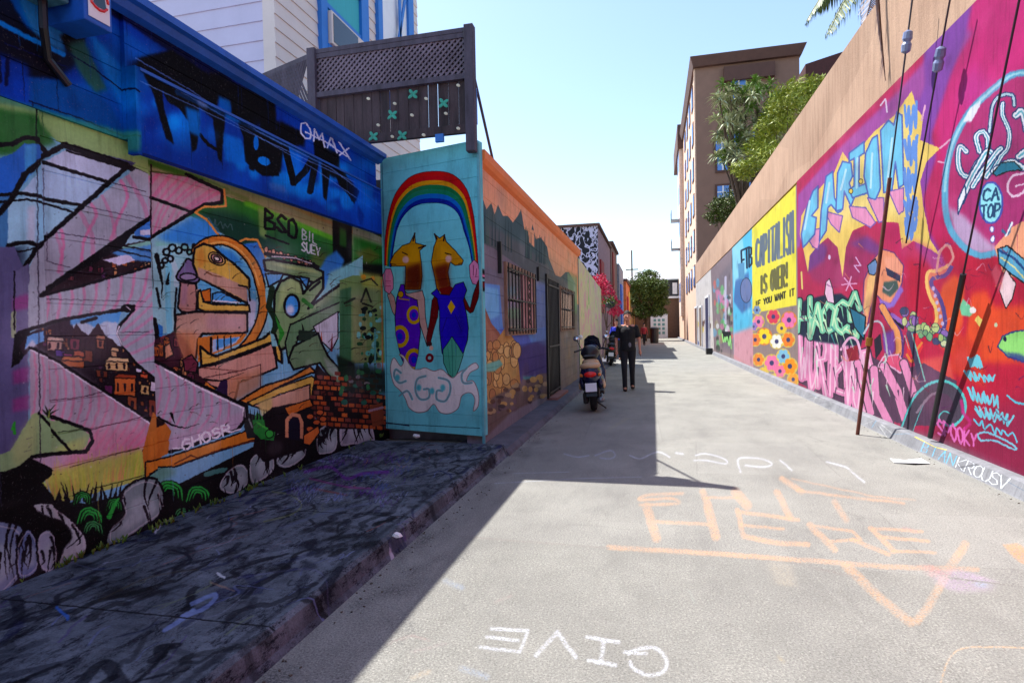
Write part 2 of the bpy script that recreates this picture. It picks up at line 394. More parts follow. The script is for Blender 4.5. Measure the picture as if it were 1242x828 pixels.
L.P("403,266 427,274 427,322 404,330", (12,16,14), soft=1.2); L.P("412,276 420,279 420,300 412,298", (36,90,30), soft=2)
L.P("428,272 475,294 475,345 428,330", (150,174,140)); L.P("428,286 475,302 475,330 428,318", (30,118,30), soft=3)
L.P("428,318 475,322 475,350 428,342", (14,20,16), soft=2); L.P("430,306 448,300 462,312 445,320", (150,110,50), .5, soft=3)
for i, (q, s) in enumerate([("240,268 275,282 275,290 240,278", 3), ("240,278 270,290 270,298 242,288", 5), ("248,262 285,274 285,281 248,270", 9)]): L.scrib(q, 1, (90,120,125), s, 12, .6)
L.T("BSO", "322,254 360,270 360,290 322,276", 3.6, BK, jit=.1); L.S("322,286 350,296", 2.5, BK)
L.T("BIL", "367,278 384,285 384,296 367,290", 1.5, (175,190,190), jit=.08); L.T("SUEY", "366,293 388,301 388,311 366,304", 1.8, (195,205,205), jit=.08)
# slanted panes, top left
L.P("6,188 20,176 40,176 48,188 10,236 4,244 -40,262 -40,205", (34,104,205)); L.P("21,178 35,176 35,205 21,222", (60,160,235), soft=1)
L.P("-80,230 10,240 4,420 -80,440", (60,120,170), soft=2)
L.P("74,183 148,205 128,222 48,198", (190,208,232)); L.P("46,200 125,222 96,249 34,236 14,238", (168,205,232))
L.P("6,242 34,238 85,257 38,296 26,298 0,302 0,250", (150,205,226)); L.P("35,208 48,200 48,292 38,296 35,296", (120,190,225), .5, soft=2)
L.P("24,252 34,250 34,296 24,298", (205,200,215), .6, soft=2)
L.P("80,178 160,198 150,206 75,184", (60,66,110)); L.P("84,183 146,201 143,205 80,186", (205,212,232))
L.S("-40,180 6,176 22,168 36,170 50,184", 6, BK); L.S("75,176 48,190 20,214 4,244 -40,290", 7, BK)
L.S("72,177 150,203 182,218", 7, BK); L.S("86,178 152,200", 3, BK); L.S("76,184 146,205", 2.2, BK)
L.S("48,198 128,222", 4.2, BK); L.S("-20,238 20,236 60,244 96,250", 4.2, BK); L.S("-20,248 24,243 58,250 84,258", 2.8, BK)
# pink ribbed letter, left
PK = (164,180,192)
def band(p, st, ol=None, w=4, seed=1, n=7, bend=5, sw=3.2, col=PK):
    L.P(p, col)
    if st: stripes(L, p, seed, n, *st, bend=bend, w=sw)
    if ol: L.S(ol, w, BK)
village(L, "40,362 95,322 130,300 185,290 186,322 95,348", 3, 34, (80,306,186,344), 4, 8)
L.P("143,300 188,290 188,300 150,308", (130,200,180)); L.P("128,306 186,296 186,318 150,316", (70,150,225), .9, soft=1); L.P("120,316 150,309 160,316 140,322", (205,205,232))
L.S("135,297 186,306", 2, BK); L.S("132,303 184,314", 1.8, BK)
L.P("25,330 37,300 160,205 182,214 183,262 40,358 42,400 25,402", PK)
L.P("25,330 37,300 160,205 182,214 183,262 40,358", (176,166,186), .3, soft=5)
stripes(L, "25,330 37,300 160,205 183,214 183,262 42,360 42,400 25,402", 4, 4, ((48,270),(150,200)), ((60,350),(182,290)), bend=14, w=5, al=.7)
for q in ("142,220 150,240 138,268 130,292", "106,248 112,262 98,290 94,318", "70,280 72,300 66,330", "180,215 178,240 180,262", "26,350 40,362", "26,372 42,384", "28,392 44,394"): L.S(q, 4, (222,110,160), .7, sm=True, soft=1.5)
L.S("150,203 95,251 62,280 36,302 6,346 -30,400", 6, BK); L.S("0,298 24,295 38,299", 5, BK); L.S("0,306 20,306 34,302", 2, BK)
L.S("183,262 130,298 95,322 40,360", 7, BK); L.P("128,296 158,280 145,300 90,330 48,356", BK)
L.P("172,272 184,264 184,292 160,288 158,282", (60,130,215)); L.P("166,280 182,278 182,286 166,286", (205,210,235)); L.S("158,288 184,292", 4, BK); L.S("184,262 184,292", 3, BK)
L.P("-30,300 8,300 25,340 25,560 -30,600", (88,88,130)); L.P("8,330 26,320 26,420 8,430", (104,104,142)); 
for y in (362, 450, 484): L.P([(6, y), (27, y-6), (27, y+12), (6, y+16)], (142,58,128), .85, soft=2)
L.P("4,378 10,378 10,410 4,410", (150,170,130)); L.S("8,330 8,400", 2, BK)
L.P("8,406 27,398 27,424 14,440 4,446", BK)
# second arm
A2 = "40,360 95,346 186,321 190,345 192,470 186,468 160,442 142,420 136,402 143,390 158,376 143,376 71,388 37,397 25,402 25,345"
L.P(A2, (164,178,190)); L.clipto(A2)
for i in range(9):
    x = 52+i*14.5; L.S([(x+(i-3)*1.5, 346-i*3.2), (x+2, 366-i*1.5), (x-6+(4-i), 392-i*2)], 3.6, (222,112,162), .62, sm=True, soft=1.5)
for i in range(7):
    L.S([(192, 340+i*18), (170-i*2, 366+i*15), (145, 392+i*10)], 3.6, (222,120,170), .5, sm=True, soft=1.5)
L.clipto(None)
L.S("40,360 95,347 186,321", 3.4, BK); L.S("14,404 37,397 71,388 143,376 158,372", 4.6, BK); L.E((150,374), 8, 5, BK); L.S("149,372 154,376", 1.5, (200,200,210))
L.S("158,376 143,392 136,403 143,420 160,440 188,464", 3.6, BK)
L.S("140,396 137,404 143,418", 1.6, (230,230,240))
# hill town in the gap
V2 = "14,420 27,404 40,399 71,390 143,378 138,395 136,404 143,421 160,442 188,466 188,520 165,500 125,478 100,462 65,440 27,424 20,432"
L.P(V2, (24,14,24)); L.clipto(V2)
L.P("82,388 146,378 140,400 143,420 130,418 118,404 108,412 96,402 84,398", (190,215,235)); L.P("80,386 146,374 140,392 124,390 110,397 96,390 82,395", (66,160,235), soft=1.5)
for i in range(70):
    x = r_.uniform(40, 186); y = 400+(x-40)*.28+r_.uniform(-6, 60); w_ = r_.uniform(2, 5); L.P([(x, y), (x, y+w_*1.3), (x+w_, y+w_*1.4), (x+w_, y)], r_.choice([(120,60,30), (90,40,30), (150,80,40), (70,30,60), (180,120,70)]), ol=.8)
L.P("82,388 146,378 140,400 143,420 130,418 118,404 108,412 96,402 84,398", (190,215,235)); L.P("80,386 146,374 140,392 124,390 110,397 96,390 82,395", (66,160,235), soft=1.5); L.P("84,399 88,392 94,402 100,410 108,400 114,392 124,408 132,412 142,424 142,440 84,430", (30,16,22))
L.P("20,424 24,408 44,402 44,414 30,420", (80,160,230)); L.P("20,424 30,412 36,420", (200,215,235), soft=1); L.S("95,391 112,386", 4, BK)
L.P("84,399 88,392 94,402 100,410 108,400 114,392 124,408 132,412 142,424 142,440 84,430", (30,16,22))
L.clipto(None)
def house(c, x, y, w, h, col, roof=None, win=2):
    c.P([(x, y), (x, y+h), (x+w, y+h+1.5), (x+w, y+1.5)], col, ol=1.6); 
    if roof: c.P([(x-1.5, y+1), (x+w*.2, y-4), (x+w+1, y-2.5), (x+w+1.5, y+2.5)], roof, ol=1.4)
    for i in range(win):
        xx = x+(i+.5)*w/win; c.S([(xx, y+h*.75), (xx, y+h*.4)], max(1.6, w/win*.32), (25,12,22))
L.clipto(V2)
for a in ((50,412,21,13,(205,160,135),(222,190,160),2),(62,424,12,8,(70,45,140),None,0),(72,428,12,7,(130,40,90),None,0),(68,436,30,9,(190,90,35),(205,110,50),0),(112,410,10,12,(150,80,50),(180,110,70),1),
          (80,410,12,14,(105,35,50),None,1),(96,424,12,14,(115,50,30),None,0),(84,425,14,7,(190,80,45),None,0),(123,437,28,12,(222,185,120),(232,200,140),3),(130,425,8,7,(215,165,110),(230,190,130),0),
          (134,457,26,22,(200,105,45),(150,60,30),3),(166,452,9,6,(205,90,50),(180,60,40),0),(166,466,11,12,(205,175,110),None,1),(112,448,14,9,(110,50,30),None,1),(122,466,10,12,(90,30,80),None,0),
          (150,480,12,18,(150,75,40),None,1),(178,462,9,12,(220,215,230),None,0),(160,446,8,5,(210,210,230),None,0),(176,484,10,22,(120,50,35),None,1)): house(L, *a)
L.clipto(None)
# lower pink block with grass
A3 = "27,422 65,438 100,461 125,476 160,499 181,512 181,530 170,546 172,580 120,595 60,612 44,576 28,560"
L.P(A3, (186,164,182)); L.P("27,422 65,438 110,468 120,520 28,500", (180,180,194), .8, soft=6); L.P("100,520 181,520 170,548 60,580", (222,120,150), .6, soft=8)
L.clipto(A3)
r_ = random.Random(4)
for i in range(16):
    x = 30+i*10; L.S([(x, 415+i*5), (x+5, 470+i*3), (x-8-i, 545)], 3, (226,110,150), .5, sm=True, soft=1.5)
L.P("45,576 80,566 170,545 180,590 60,620", (176,196,66), .85, soft=4)
L.clipto(None)
for i in range(90):
    x = 44+r_.random()*128; y0 = 578-(x-45)*.22; hgt = r_.uniform(18, 44)
    L.S([(x, y0+24), (x+(x-108)*.05, y0+10), (x+(x-108)*.12+r_.uniform(-4, 4), y0+24-hgt)], 2.4, r_.choice([(196,205,70),(170,196,60),(205,190,80),(214,150,90)]), .8, taper=True, soft=.8)
L.P("44,574 170,545 172,556 44,590", (190,205,80), .5, soft=5)
L.S("27,422 65,438 100,461 125,476 160,499 182,513 181,530 170,546", 4, BK); L.S("28,425 65,441 100,464 125,479 159,501 178,514 178,528", 2, (232,228,240))
L.S("54,486 96,481 120,475", 1.2, (90,60,80)); L.S("100,522 170,505", 1.2, (90,50,70)); L.S("80,566 165,543", 1.2, (90,70,50)); L.S("108,592 168,577", 1.2, (70,80,30))
# green cloth
L.P("-30,560 4,545 30,502 38,500 62,512 58,505 98,520 104,528 101,540 90,548 32,552 12,568 -30,600", (140,180,122)); L.P("4,545 30,502 38,500 34,550 8,568", (176,190,120), .6, soft=4)
L.P("60,545 101,528 98,545 80,550", (190,205,100), .6, soft=3)
L.S("38,501 58,522 80,546", 3.4, BK); L.S("56,505 78,512 104,522 108,534 100,547", 4.5, BK); L.S("100,547 60,550 30,553 10,572 -30,606", 5, BK); L.S("66,524 96,520", 1.4, (60,80,50))
for a in range(7): L.S([(50, 505), (42+a*4, 496-(a % 2)*5)], 3, (14,26,14), taper=True)
L.S("50,505 52,496", 2.4, (120,140,60)); L.S("5,520 8,512 8,525", 3, (40,160,40))
# black undergrowth, rocks and ferns along the foot of the wall
L.P("-400,640 0,570 30,556 60,570 42,585 60,606 100,610 150,598 172,580 210,590 300,545 350,520 420,500 475,480 475,640 -400,1000", (8,9,10))
for i in range(26):
    x = 30+i*5.5+r_.uniform(-2, 2); y = 600-(x-30)*.03; L.S([(x, y+8), (x+r_.uniform(-6, 6), y-r_.uniform(4, 15))], 4, BK, taper=True)
for x, y, s in ((95,604,10), (104,626,16), (108,640,12), (134,612,9), (205,596,18), (240,600,15), (222,625,12)): leafarc(L, x, y, s, (38,176,60) if s != 12 else (60,150,80))
L.S("128,626 136,608 146,598", 6, (38,170,55), taper=True); L.S("250,575 275,570 296,582", 6, (60,120,110), sm=True); L.S("285,570 296,566 306,574", 6, (40,120,80), sm=True)
L.P("170,575 200,560 215,572 195,586 170,586", (90,150,120), .8, soft=4)
rock(L, "30,612 55,610 84,632 100,652 97,672 66,692 70,668 82,650 70,632 48,626", 1, (180,194,194))
rock(L, "-60,640 10,634 20,660 14,700 -60,760", 2, (104,124,150)); rock(L, "12,660 24,640 36,655 36,690 14,700", 8, (90,112,150)); rock(L, "36,650 52,642 64,664 60,694 40,688", 5, (150,164,180))
rock(L, "142,600 158,584 180,579 196,590 197,618 168,640 130,664 126,645 146,624", 3)
rock(L, "265,592 272,575 288,562 300,566 304,585 282,600", 4); rock(L, "302,560 312,548 324,540 332,552 332,572 306,588", 6); 
rock(L, "334,562 342,538 354,526 368,532 372,552 350,568", 7); rock(L, "384,548 384,524 396,514 410,520 408,546 392,552", 9)
rock(L, "412,540 412,506 424,488 436,504 446,500 456,530 450,542 430,540", 10, (150,155,165))
for i in range(30):
    x = 180+i*8; y = 630-(x-180)*.35; L.S([(x, y+10), (x+r_.uniform(-4, 4), y-r_.uniform(0, 12))], 4, BK, taper=True)
# middle letters on the sky
L.P("183,286 232,262 262,280 300,300 320,310 410,350 470,340 470,420 300,430 183,380", (140,196,208)); L.P("190,288 234,262 252,266 268,286 250,300 205,296", (52,140,220), soft=4)
L.P("188,292 250,302 240,312 190,304", (130,205,190), .9, soft=2)
U1 = "183,208 225,213 250,222 270,233 268,247 248,247 233,256 226,255 183,240"; U2 = "183,242 226,257 233,260 210,272 183,287"
L.P(U1, (184,150,166)); stripes(L, U1, 5, 9, ((190,205),(285,235)), ((165,245),(240,262)), bend=-3, w=4, al=.75); L.P(U2, (178,160,170)); stripes(L, U2, 6, 6, ((190,240),(232,255)), ((176,285),(215,280)), bend=-2, w=3, al=.7)
L.S("226,212 270,232 269,246 249,248 232,258 210,272 183,288", 4.4, BK); L.S("183,240 226,255 233,258", 3.6, BK); L.S("183,208 226,214", 2, (80,90,50))
L.S("272,230 274,250 262,251 248,251 237,258 250,266 258,276 268,289 286,295 298,290 312,291 318,303 323,314", 2.6, (226,150,62))
L.P("295,296 312,294 320,310 326,330 318,340 302,312", (50,130,220), soft=1)
L.P("183,300 215,296 232,310 225,330 214,345 212,400 200,404 183,400", (150,208,214))
L.S("206,310 203,350 206,402", 7, (120,205,225)); L.S("208,312 214,330 214,345", 6, (190,215,225), .7)
for x, y, s in ((202,306,4),(209,301,4.5),(217,304,4),(224,300,4),(230,306,3),(200,316,3.4),(207,314,3.6),(236,299,2.6),(196,322,3)): L.S([(x+s*math.cos(a), y+s*math.sin(a)) for a in [k*PI/4 for k in range(9)]], 2.6, BK)
L.S("190,310 194,330 197,345 196,362", 6, BK, taper=True); L.S("203,344 205,330", 5, BK, taper=True); L.S("190,350 194,372", 3, BK); L.S("187,388 191,402 189,436", 6, BK); L.P("192,392 197,396 198,416 194,418", (40,120,200)); L.S("214,350 212,380 213,402", 2.6, BK)
# golden letter
OR = (214,132,44); YE = (218,180,74); BE = (196,156,134)
ring = "238,304 252,294 272,292 292,302 308,322 316,346 320,368 316,390 306,410 296,422"
L.P("246,304 262,298 284,304 302,324 310,350 312,378 304,398 296,408 262,384 240,350", (96,180,220)); L.P("300,360 312,366 308,396 298,400", (196,205,225), soft=2); L.P("262,300 282,306 296,322 270,316", (50,140,220), soft=2)
L.S(ring, 13, BK, sm=True); L.S(ring, 9, OR, sm=True); L.S("250,297 272,294 290,303 306,322 314,346", 2, (240,180,90), sm=True)
L.P("222,322 228,314 236,320 242,330 240,342 222,342 214,336", (120,105,150), sm=True, ol=2.4); L.E((228,336), 10, 4.5, (150,135,170), ol=2); 
L.P("219,342 238,344 239,362 238,376 244,382 220,378 216,372", (190,140,126), ol=2.6); L.P("221,344 228,344 226,370 219,370", (170,130,160), .6, soft=2)
L.P("236,302 246,296 258,299 270,310 284,320 302,338 303,348 296,350 300,368 270,352 240,336 234,320", YE, ol=3); L.P("240,324 262,332 290,344 300,350 300,366 270,350 240,336", BE, soft=1); L.P("238,306 246,300 250,318 242,326", OR, .6, soft=2)
for k, rr in enumerate((11, 7.5, 4)): L.E((263,314), rr, rr*.62, ((232,196,110), (206,150,140), (235,225,215))[k], ol=1.8, rot=.5)
L.S("250,330 258,334 268,336", 1.4, (120,70,30)); L.S("290,346 302,349 303,364", 2.4, BK)
L.P("238,352 244,350 246,368 240,372", BE); L.P("242,354 255,350 256,366 246,366", (205,110,30), ol=1.6); L.P("258,356 268,354 292,366 258,367", (70,160,225), ol=1.8); L.S("259,365 290,367", 2, (220,225,235))
L.P("240,354 243,352 247,366 258,369 302,370 303,378 248,378 240,374", YE, ol=2.6)
L.P("213,382 236,378 300,380 300,402 296,404 246,405 240,412 238,432 232,452 224,440 216,420 212,402", BE, ol=2.8); L.P("214,402 240,406 236,440 216,425", (202,120,60), .8, soft=5); L.P("250,382 298,384 298,400 250,400", (190,150,160), .6, soft=4)
L.P("240,410 262,406 300,405 292,416 254,432 240,440", (205,120,40)); L.P("258,412 292,408 286,416 258,428", (170,200,230)); L.S("256,410 256,430", 3, BK); L.P("262,412 290,409 286,414 262,424", (60,150,220))
for x in (264, 272, 280): L.S([(x, 408), (x, 424)], 1.8, BK)
L.P("243,420 252,428 262,432 320,410 336,396 340,402 342,440 336,436 332,414 306,424 262,440 244,444", YE, ol=3)
L.P("240,446 262,442 308,426 330,416 334,432 336,446 322,452 290,464 284,488 262,470 240,462", (204,152,132), ol=2.6); L.P("276,460 318,444 316,470 290,486 276,482", (190,130,90), .8, soft=4); L.S("248,458 290,450 316,442 316,480", 1.2, (80,45,45)); L.S("245,446 268,448 290,450", 1.2, (120,70,60))
L.S("246,460 268,462 296,452", 3, BK, taper=True); L.P("268,462 276,460 276,484 262,474", (40,20,60))
L.P("290,486 320,468 352,458 376,444 384,452 378,452 340,468 300,490", OR, ol=2.4)
L.P("300,490 340,470 376,458 382,480 372,492 352,500 322,498 312,494", (204,158,128), ol=2); L.P("300,488 338,470 378,456 384,460 384,486 376,488 376,466 340,478 306,492", YE, ol=1.8); L.P("312,488 330,480 330,500 318,506", (214,196,110), .8, soft=2)
village(L, "187,412 212,402 224,440 236,450 262,474 284,490 262,480 236,462 200,444 187,436", 8, 30, (188,408,262,476), 6, 11, (50,16,30))
L.P("212,402 222,408 236,432 240,446 232,452 222,436", (150,80,50), .8, soft=3)
L.P("200,420 206,416 210,430 200,436", (206,140,100), ol=1.4); L.P("222,436 232,430 240,440 238,452 224,450", (110,40,60), ol=1.8); L.P("250,462 262,472 258,476 246,470", (205,120,40), ol=1)
# lower pink arm with the white tag
A4 = "187,440 200,446 240,466 298,494 298,506 286,520 205,547 205,532 208,522 196,508 187,500"
L.P("181,500 196,508 208,522 206,548 186,560 172,580 168,548", (190,110,36)); L.P("186,505 200,512 196,530 186,530", (30,14,16))
L.P(A4, (172,174,188)); L.clipto(A4)
for i in range(9): L.S([(190+i*11, 440+i*5), (196+i*10, 470+i*5), (186+i*9, 512+i*2)], 3, (222,120,165), .5, sm=True, soft=1.5)
L.P("205,530 298,498 298,520 205,550", (190,160,185), .6, soft=3)
L.clipto(None)
L.S("187,438 200,444 240,465 299,493 300,506 288,521 206,548", 4, BK); L.S("200,448 240,469 295,495 295,504", 2.2, (232,230,238)); L.S("192,506 210,516 224,519 242,514", 3, BK, taper=True); L.S("208,502 212,514", 4, BK, taper=True)
L.T("GHOSR", "220,534 278,514 280,524 222,546", 2.6, (235,236,242), jit=.05); L.S("210,544 220,543", 2, (225,225,235)); L.S("280,524 292,520", 2, (225,225,235))
L.P("172,560 200,555 232,545 300,522 312,532 262,548 212,566 190,566 172,580", (206,124,34), ol=2); L.S("212,562 232,552 240,555 270,544 310,534", 1.8, (90,40,14)); L.P("178,524 200,514 202,524 192,548 178,556", (200,118,40))
L.P("300,500 310,504 312,530 300,532 296,516", (30,34,34)); L.S("302,508 306,518", 2, (120,130,130))
# green letter
GR = (122,160,104); GD = (60,112,62)
L.P("322,312 350,318 410,330 440,310 440,360 410,420 330,420 322,360", (130,200,205)); L.P("386,330 396,312 408,304 418,316 412,330 396,352 386,344", (46,130,214), soft=2); L.P("400,330 432,316 430,334 404,352 392,360", (120,196,200), soft=2)
for i in range(14): L.E((323+i*4.4, 303+i*1.3+(i % 2)*2), 2.4, 3.4, (190,120,90) if i % 2 else (214,160,120), ol=1)
L.S("322,308 350,312 372,317 386,324", 4, BK); L.S("330,311 358,313 378,320", 1.4, (205,200,205))
L.P("320,316 330,315 380,324 392,330 392,340 384,344 360,336 322,328", GR, ol=3); L.P("322,318 380,327 388,332 350,326", (170,196,120), soft=1)
L.P("322,332 344,332 340,340 326,348", (80,160,220), ol=2.2); L.P("362,335 375,338 372,350", (70,150,220), ol=2.2)
Rg = "333,356 340,342 352,336 364,342 368,356 378,344 392,336 392,350 380,366 374,374 400,354 412,346 436,340 440,350 412,364 384,378 358,394 352,420 340,424 332,400"
L.P(Rg, GR, ol=3.2); L.P("340,350 352,338 364,344 366,360 352,352 344,368 336,380", (158,186,120), soft=2); L.P("384,374 412,356 436,348 436,360 400,376 366,392", (80,130,80), soft=3)
L.E((354,371), 9, 13.5, (60,150,225), ol=3); L.E((352,376), 5, 6, (205,215,235), soft=2)
L.P("352,394 400,372 436,356 436,372 412,378 386,396 362,410 350,440 346,416", (96,140,96), ol=2); L.S("376,352 388,342", 3, BK); L.S("368,364 378,372", 5, (40,120,40)); L.S("330,350 326,372 336,392 332,402", 7, (20,44,24)); L.S("334,384 342,404 338,418", 6, (40,140,40), taper=2)
L.P("380,396 410,378 410,410 402,425 388,412", (200,205,215), ol=1.5); L.S("390,420 390,402", 3, (190,80,40), taper=True); L.S("402,425 403,404", 3, (120,50,60), taper=True)
L.P("356,420 386,404 390,416 398,432 412,448 414,470 396,452 388,440 356,448 350,436", (104,140,98), ol=2.6); L.P("392,432 410,446 412,462 398,450", (146,170,150), soft=2)
L.S("362,410 368,400 366,392", 5, BK, taper=True); L.P("362,400 384,402 376,412 362,414", (30,50,36))
# right edge: green post, foliage, brick
L.P("412,340 428,334 470,336 470,440 412,440", (112,150,84)); L.P("412,352 426,348 426,440 412,440", (54,108,66), soft=1); L.P("436,330 462,334 462,352 440,348", (170,190,80), .9, soft=3); L.P("428,360 446,358 444,440 428,440", (132,150,92), soft=2)
L.E((441,336), 3, 3, (214,160,40)); L.E((452,338), 3, 3, (220,170,60))
L.S("438,366 444,350 450,366", 2.6, (30,40,26)); L.S("440,368 452,372", 2.4, (30,40,26)); L.S("418,368 430,362", 3, (30,44,30)); L.S("438,342 450,338 458,346", 2, (40,50,30))
for i in range(70):
    x = r_.uniform(434, 462); y = r_.uniform(372, 478); L.E((x, y), r_.uniform(1.5, 4), r_.uniform(1.5, 4.5), r_.choice([(90,190,170), (20,34,24), (40,120,70), (14,16,16), (120,205,190), (30,80,40)]))
L.S("455,400 455,490", 2.4, (80,160,150)); L.S("463,340 464,450", 1.6, (200,110,60), .8)
L.P("384,440 396,454 416,474 428,470 470,480 470,520 400,520 374,500", (24,16,18)); L.P("408,430 430,440 432,474 414,474", (16,36,20), soft=2)
for j in range(11):
    for i in range(12):
        x = 372+i*8.5+(j % 2)*4; y = 448+j*6.2+i*.6
        if x+y*.2 < 470 or x > 466 or y > 520: continue
        if r_.random() < .78: L.P([(x, y), (x+6.8, y+.6), (x+6.8, y+5), (x, y+4.4)], r_.choice([(170,80,34), (140,60,30), (196,104,44), (90,40,30), (120,60,50)]))
L.P("420,440 470,448 470,478 424,474", (18,30,22), .85, soft=4)
for i in range(26): L.E((r_.uniform(412, 465), r_.uniform(436, 492)), r_.uniform(2, 4), r_.uniform(2, 4), r_.choice([(40,110,60), (60,40,40), (30,90,70), (20,26,24), (110,110,110)]))
L.P("316,506 330,494 372,486 380,500 384,530 370,545 320,560 306,545 312,520", (20,14,18)); L.P("345,494 376,484 380,492 350,504", (200,110,36), ol=1.4)
L.P("346,530 346,508 354,500 364,502 368,512 368,532", (200,140,100)); L.P("350,532 350,511 355,505 362,506 364,514 364,534", (16,14,34)); 
for x, y in ((376,520), (384,512), (388,500), (376,505), (392,508), (382,528), (372,534)): L.E((x, y), 4.5, 3.4, (196,96,44), ol=1.2)
L.P("368,528 386,516 388,524 376,540 368,538", (214,116,48), ol=1.4); L.P("306,510 312,500 320,506 322,520 334,524 332,534 316,532 308,524", (34,130,48)); L.S("312,512 324,520", 2.4, (60,180,60)); L.E((327,526), 5, 5, (50,170,60), ol=1.2)
for i in range(10): L.S([(296+i*4, 508), (296+i*4+r_.uniform(-2, 2), 496)], 2.2, BK, taper=True)
L.P("448,492 464,488 466,514 452,518", (120,60,34)); L.S("448,498 464,494", 3, (150,120,130))
# nail lines and joints between boards
for q in ("130,222 172,233", "98,251 170,266", "65,283 132,293", "52,363 172,366", "140,403 176,403", "52,282 52,318 80,325", "48,205 48,300"): L.S(q, 1.1, (60,50,70), .8)
L.S("183,200 183,290", 2, (40,20,30)); L.S("183,290 186,350", 1.2, (60,60,70), .7); L.S("36,205 38,420 40,560", 1.5, (30,22,40), .8)
for i in range(160):
    x, y = r_.uniform(0, 465), r_.uniform(180, 620); L.E((x, y), r_.uniform(.4, 1.2), r_.uniform(.4, 1.2), r_.choice([(60,50,60), (200,200,200), (20,20,20)]), .6)

for i in range(150):     # loose black line work over the letters
    x, y = r_.uniform(190, 460), r_.uniform(300, 520); a = r_.uniform(-.8, .3); l = r_.uniform(4, 13)
    if y > 560-(x-190)*.25: continue
    L.S([(x, y), (x+l*.5, y+a*l*.5-1.5), (x+l, y+a*l)], r_.uniform(.7, 1.6), r_.choice([BK, (40,20,20), (60,30,20), (30,50,30)]), .7, sm=True, taper=True)
for i in range(60):
    x, y = r_.uniform(5, 180), r_.uniform(300, 560); L.S([(x, y), (x+r_.uniform(3, 9), y+r_.uniform(-4, 2))], r_.uniform(.6, 1.1), (70,60,80), .5, taper=True)
L.mottle(150, 90, 5, al=.13)
# ------------------------------------------------------------------ blue boards above it
B = Canvas('blue_board_paint', surfX(-3.27), 1.0, 6.75, 2.45, 3.9, 260)
B.P("-600,-400 480,-400 480,420 -600,200", (16,62,168))
B.P("-100,-60 95,-20 200,70 165,175 60,140 -100,90", (20,84,176), soft=6)
r_ = random.Random(12)
for i in range(46):
    x = r_.uniform(-60, 460); y = 60+(x)*.3+r_.uniform(-60, 60); B.E((x, y), r_.uniform(10, 26), r_.uniform(6, 14), r_.choice([(24,120,226), (10,40,150), (20,100,205), (8,26,110), (40,140,230)]), .55, soft=6)
B.P("30,-20 70,-10 92,40 92,66 60,50 45,20", (58,130,190), .9, soft=3); B.P("118,32 160,80 164,140 150,110 128,60", (60,150,235), .9, soft=4)
B.P("-200,-40 25,-5 45,30 85,60 85,95 30,90 -200,40", (6,8,20), .95, soft=3); B.P("0,68 85,92 110,75 100,62 60,55 0,40", (8,10,24), .9, soft=4)
B.S("-80,-4 0,18 45,42 90,64", 6, (44,128,215), soft=2); B.P("86,42 104,30 118,30 112,66 95,62", (6,10,14), soft=2)
B.P("96,52 114,46 126,72 142,106 130,112 110,88", (44,100,84), .95, soft=3); B.P("40,98 90,96 140,120 160,150 166,168 50,134", (18,76,150), soft=4)
B.P("0,58 48,78 50,128 0,118", (16,60,170), soft=4); B.S("12,66 14,96", 5, (6,14,60), soft=2); B.S("24,66 22,100", 5, (6,14,60), soft=2)
B.S("50,121 110,142 166,166", 1.8, (8,22,60)); B.P("-200,60 0,112 60,130 167,160 167,185 -200,100", (60,150,120), .8, soft=4)
B.S("95,62 130,84 165,112", 1.6, (8,22,60)); B.S("20,50 60,66 95,80", 1.4, (8,20,70))
B.P("110,-10 180,40 240,80 320,135 320,120 200,28 160,-4", (6,12,60), soft=2)
for i in range(30):
    x = r_.uniform(170, 455); y = 112+(x-170)*.37+r_.uniform(0, 70)*(1-(x-170)/700); B.E((x, y), r_.uniform(6, 14), r_.uniform(6, 16), r_.choice([(30,136,240), (50,150,245), (20,116,230)]), .75, soft=3)
for i in range(14):
    x = r_.uniform(172, 320); B.E((x, 70+(x-170)*.45+r_.uniform(-18, 18)), 18, 9, (4,5,16), .85, soft=4)
# black brush letters with drips
G = (2,2,5)
B.P("176,70 215,60 262,92 262,150 236,128 214,112 180,108 172,92", G, soft=2); B.P("176,96 192,92 196,132 206,166 208,176 198,168 190,140 184,118", G, soft=1); B.P("186,90 236,108 240,148 236,180 230,186 226,148 214,132 200,124", G, soft=1)
B.P("254,104 270,112 270,150 266,198 262,194 256,150", G, soft=1); B.S("240,164 250,176 260,182", 4, G)
B.P("288,112 306,118 316,136 312,150 306,208 300,206 294,170 286,150", G, soft=1); B.P("262,88 340,124 336,150 300,138 262,112", G, soft=2)
B.P("292,150 316,154 336,172 336,214 316,214 294,196", G, soft=1); B.E((308,174), 3, 9, (24,120,226)); B.E((318,196), 8, 5, (30,130,230), rot=.4)
B.P("320,122 340,130 342,176 338,210 326,206 322,168", G, soft=2)
B.S("340,160 346,190 354,222 368,208 378,190 380,200 374,232", 8, G, soft=1); B.P("340,146 372,160 372,174 362,178 344,172", G, soft=2); B.S("356,178 366,184", 5, (30,130,220))
B.P("386,168 400,172 398,210 394,244 390,240 388,206", G, soft=1); B.P("386,170 416,186 418,216 402,216 388,204", G, soft=2); B.P("402,206 418,214 432,230 428,248 420,236 410,226", G, soft=1)
B.P("420,222 434,232 430,244 424,244", (8,14,40), soft=1); B.P("344,146 376,164 374,178 356,170", G, soft=3); B.P("432,248 440,262 436,276 432,264", (10,30,110), soft=2)
for q in ("214,112 262,134", "262,134 330,166", "330,166 386,196"): B.S(q, 9, (20,70,130), .65, soft=2)
B.P("222,130 240,136 240,168 226,160", (30,120,215), .9, soft=2); B.P("272,116 286,122 288,150 272,144", (30,120,220), .9, soft=2); B.P("268,162 290,170 296,200 270,196", (24,120,230), .95, soft=2)
